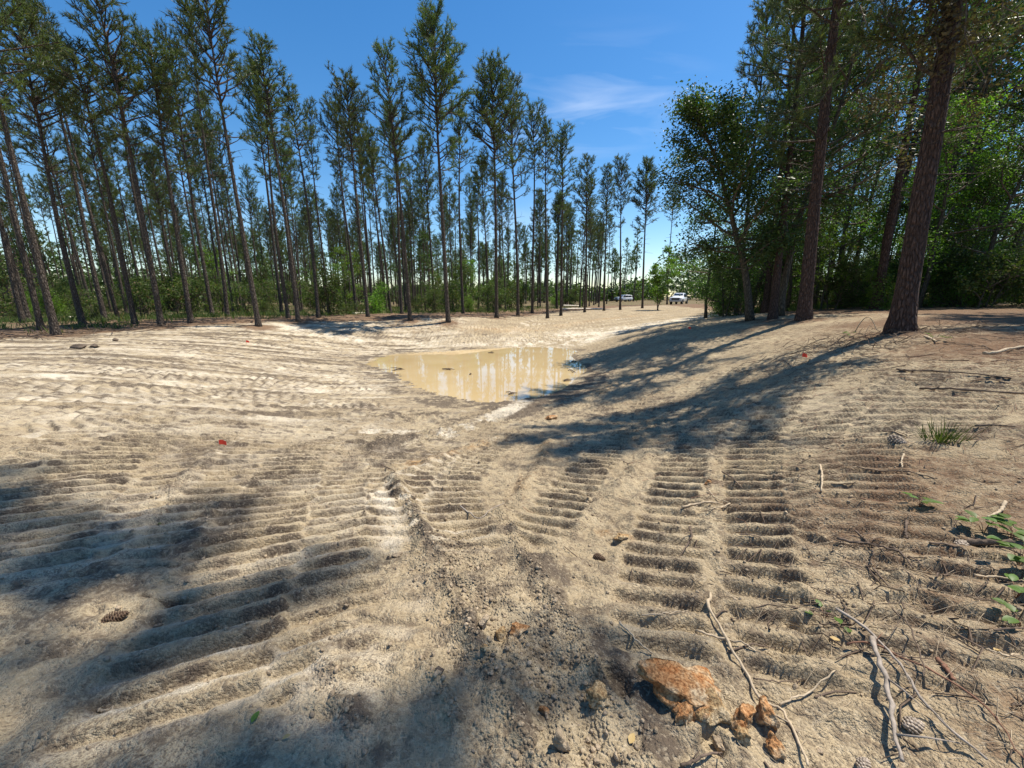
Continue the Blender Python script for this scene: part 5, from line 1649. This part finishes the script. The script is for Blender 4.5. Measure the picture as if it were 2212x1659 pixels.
def cab_ring(x, hw0, hw1, z0, z1):
    return np.array([(x, -hw0, z0), (x, hw0, z0), (x, hw1, z1 - .05), (x, hw1 - .10, z1), (x, -hw1 + .10, z1), (x, -hw1, z1 - .05)])
def wheel(parent, x, y, R_, W_):
    t = empty('wheel', (x, y, R_)); t.parent = parent
    a = np.linspace(0, 2 * math.pi, 25)[:-1]
    prof = [(-W_ / 2, R_ * .62), (-W_ / 2, R_ * .93), (-W_ * .38, R_), (W_ * .38, R_), (W_ / 2, R_ * .93), (W_ / 2, R_ * .62)]
    mb = MB(); secs = [np.column_stack([np.cos(a) * r_, np.full(24, yy), np.sin(a) * r_]) for yy, r_ in prof]
    V = np.vstack(secs); Q = [(i * 24 + j, i * 24 + (j + 1) % 24, (i + 1) * 24 + (j + 1) % 24, (i + 1) * 24 + j) for i in range(5) for j in range(24)]
    mb.add(V, None, Q); link('tyre', mb.mesh('tyre', M['rubber'], True), t)
    mb = MB()
    sgn = 1 if y > 0 else -1
    for k in range(6):
        an = k * math.pi / 3
        mb.box((math.cos(an) * R_ * .32, sgn * W_ * .34, math.sin(an) * R_ * .32), (R_ * .6, .03, R_ * .16), 0, ((math.cos(an), 0, -math.sin(an)), (0, 1, 0), (math.sin(an), 0, math.cos(an))))
    mb.tube(np.array([(0, -sgn * W_ * .3, 0), (0, sgn * W_ * .28, 0)]), (R_ * .63, R_ * .63), 24)
    mb.tube(np.array([(0, sgn * W_ * .2, 0), (0, sgn * W_ * .42, 0)]), (R_ * .16, R_ * .13), 12)
    link('rim', mb.mesh('rim', M['rim']), t)
def pane(parent, name, pts, mat):
    pts = np.array(pts, float); mb = MB()
    n_ = np.cross(pts[1] - pts[0], pts[2] - pts[0]); n_ /= np.linalg.norm(n_)
    k = len(pts)
    V = np.vstack([pts + n_ * .004, pts - n_ * .02])
    T = [(0, i, i + 1) for i in range(1, k - 1)]
    Q = [(i, i + k, (i + 1) % k + k, (i + 1) % k) for i in range(k)]
    mb.add(V, T, Q)
    return link(name, mb.mesh(name, M[mat]), parent)
def box_part(parent, name, c, size, mat, bev=.02):
    bm = bmesh.new(); bmesh.ops.create_cube(bm, size=1)
    for v in bm.verts: v.co = Vector((v.co.x * size[0], v.co.y * size[1], v.co.z * size[2])) + Vector(c)
    if bev: bmesh.ops.bevel(bm, geom=bm.edges[:], offset=min(bev, min(size) * .3), segments=2, affect='EDGES')
    me = bpy.data.meshes.new(name); bm.to_mesh(me); bm.free(); me.materials.append(M[mat])
    return link(name, me, parent)
def vehicle(kind, loc, heading, label):
    root = empty('pickup_truck' if kind == 'pickup' else 'suv', loc, (0, 0, heading))
    if kind == 'pickup':
        Lf, hw, zb, belt, roof, wr = 2.95, 1.02, .50, 1.28, 1.98, .42
        axles = (1.95, -1.95)
        mb = MB()
        loft(mb, [ring_(2.90, .90, .62, 1.18, .05), ring_(2.78, .98, .55, 1.26, .05), ring_(1.30, 1.01, .52, 1.34, .08), ring_(1.1, 1.02, .48, 1.34, .08), ring_(-1.05, 1.02, .48, 1.32, .08), ring_(-1.12, 1.00, .50, 1.30, .08)])
        link('body', mb.mesh('body', M['paint'], False), root)
        mb = MB(); loft(mb, [cab_ring(1.25, .90, .88, 1.30, 1.34), cab_ring(.55, .93, .76, 1.28, 1.94), cab_ring(.2, .94, .76, 1.28, 1.98), cab_ring(-.75, .94, .76, 1.28, 1.97), cab_ring(-1.05, .92, .76, 1.28, 1.88)])
        link('cab', mb.mesh('cab', M['paint'], False), root)
        pane(root, 'windshield', [(1.17, -.80, 1.40), (1.17, .80, 1.40), (.62, .68, 1.885), (.62, -.68, 1.885)], 'glass')
        for sg in (1, -1):
            for (xa, xb, xc, xd) in ((.92, .12, .12, .52), (.02, -.88, -.80, .02)):
                q = [(xa, sg * .945, 1.36), (xb, sg * .965, 1.36), (xc, sg * .80, 1.86), (xd, sg * .80, 1.86)]
                pane(root, 'side_window', q[::-1] if sg < 0 else q, 'glass')
            box_part(root, 'mirror', (.95, sg * 1.14, 1.42), (.12, .22, .30), 'black')
            box_part(root, 'headlight', (2.82, sg * .80, 1.00), (.14, .28, .26), 'lamp')
            box_part(root, 'door_handle', (.2, sg * 1.005, 1.16), (.16, .05, .04), 'black', .01)
            mb = MB(); a = np.linspace(0, math.pi, 13)
            mb.tube(np.column_stack([axles[0] + np.cos(a) * .50, np.full(13, sg * .99), .44 + np.sin(a) * .50]), np.full(13, .06), 6)
            link('wheel_arch', mb.mesh('wheel_arch', M['black'], True), root)
        box_part(root, 'grille', (2.90, 0, .98), (.08, 1.28, .38), 'black')
        box_part(root, 'grille_bar', (2.95, 0, .98), (.03, 1.2, .06), 'rim', .01)
        box_part(root, 'front_bumper', (2.95, 0, .62), (.22, 1.98, .26), 'rim', .05)
        box_part(root, 'flatbed', (-2.25, 0, 1.02), (2.2, 2.2, .12), 'steel')
        box_part(root, 'headboard', (-1.22, 0, 1.42), (.08, 2.0, .78), 'steel')
        box_part(root, 'toolbox', (-1.9, .75, .78), (.9, .45, .42), 'steel')
        box_part(root, 'chassis', (-1.6, 0, .62), (3.4, .8, .2), 'black')
        box_part(root, 'tank', (-2.4, -.1, 1.42), (1.0, 1.1, .66), 'steel', .08)
    else:
        axles = (1.4, -1.38); wr = .39
        mb = MB(); loft(mb, [ring_(2.32, .80, .55, .98, .06), ring_(2.2, .90, .48, 1.06, .06), ring_(1.2, .94, .44, 1.14, .08), ring_(.9, .95, .42, 1.16, .08), ring_(-2.1, .95, .44, 1.16, .08), ring_(-2.32, .88, .52, 1.10, .08)])
        link('body', mb.mesh('body', M['paint'], False), root)
        mb = MB(); loft(mb, [cab_ring(1.12, .84, .82, 1.12, 1.16), cab_ring(.35, .88, .70, 1.12, 1.74), cab_ring(-.1, .88, .71, 1.12, 1.80), cab_ring(-1.6, .88, .71, 1.12, 1.79), cab_ring(-2.18, .86, .68, 1.12, 1.70), cab_ring(-2.28, .85, .66, 1.10, 1.3)])
        link('cab', mb.mesh('cab', M['paint'], False), root)
        pane(root, 'windshield', [(1.03, -.74, 1.22), (1.03, .74, 1.22), (.44, .62, 1.685), (.44, -.62, 1.685)], 'glass')
        for sg in (1, -1):
            for (xa, xb, xc, xd) in ((.78, .0, .0, .38), (-.08, -.95, -.95, -.08), (-1.05, -1.98, -1.9, -1.05)):
                q = [(xa, sg * .88, 1.20), (xb, sg * .90, 1.20), (xc, sg * .745, 1.66), (xd, sg * .745, 1.66)]
                pane(root, 'side_window', q[::-1] if sg < 0 else q, 'glass')
            box_part(root, 'mirror', (.80, sg * 1.02, 1.24), (.12, .2, .16), 'paint')
            box_part(root, 'headlight', (2.24, sg * .70, .92), (.14, .30, .16), 'lamp')
            box_part(root, 'tail_light', (-2.28, sg * .78, 1.0), (.1, .16, .26), 'red_lamp')
            box_part(root, 'roof_rail', (-.8, sg * .60, 1.84), (1.9, .05, .05), 'black')
            for ax in axles:
                mb = MB(); a = np.linspace(0, math.pi, 13)
                mb.tube(np.column_stack([ax + np.cos(a) * .46, np.full(13, sg * .925), .40 + np.sin(a) * .46]), np.full(13, .05), 6)
                link('wheel_arch', mb.mesh('wheel_arch', M['black'], True), root)
        box_part(root, 'grille', (2.30, 0, .86), (.08, 1.0, .22), 'black')
        box_part(root, 'front_bumper', (2.30, 0, .56), (.16, 1.7, .2), 'black', .04)
    for ax in axles:
        for sg in (1, -1):
            wheel(root, ax, sg * (.86 if kind == 'pickup' else .80), wr, .27)
    return tag(root, label, 'pickup' if kind == 'pickup' else 'car')
px_, py_, _ = at_y(1466, 660, 69)
vehicle('pickup', (px_, py_, hz(px_, py_) - .02), R(180 + 55), 'white pickup truck with grey flatbed parked where the sandy road leaves the woods')
px_, py_, _ = at_y(1346, 652, 103)
vehicle('suv', (px_, py_, hz(px_, py_) - .02), R(180 + 22), 'white station wagon parked in the scrub behind the pine trunks')
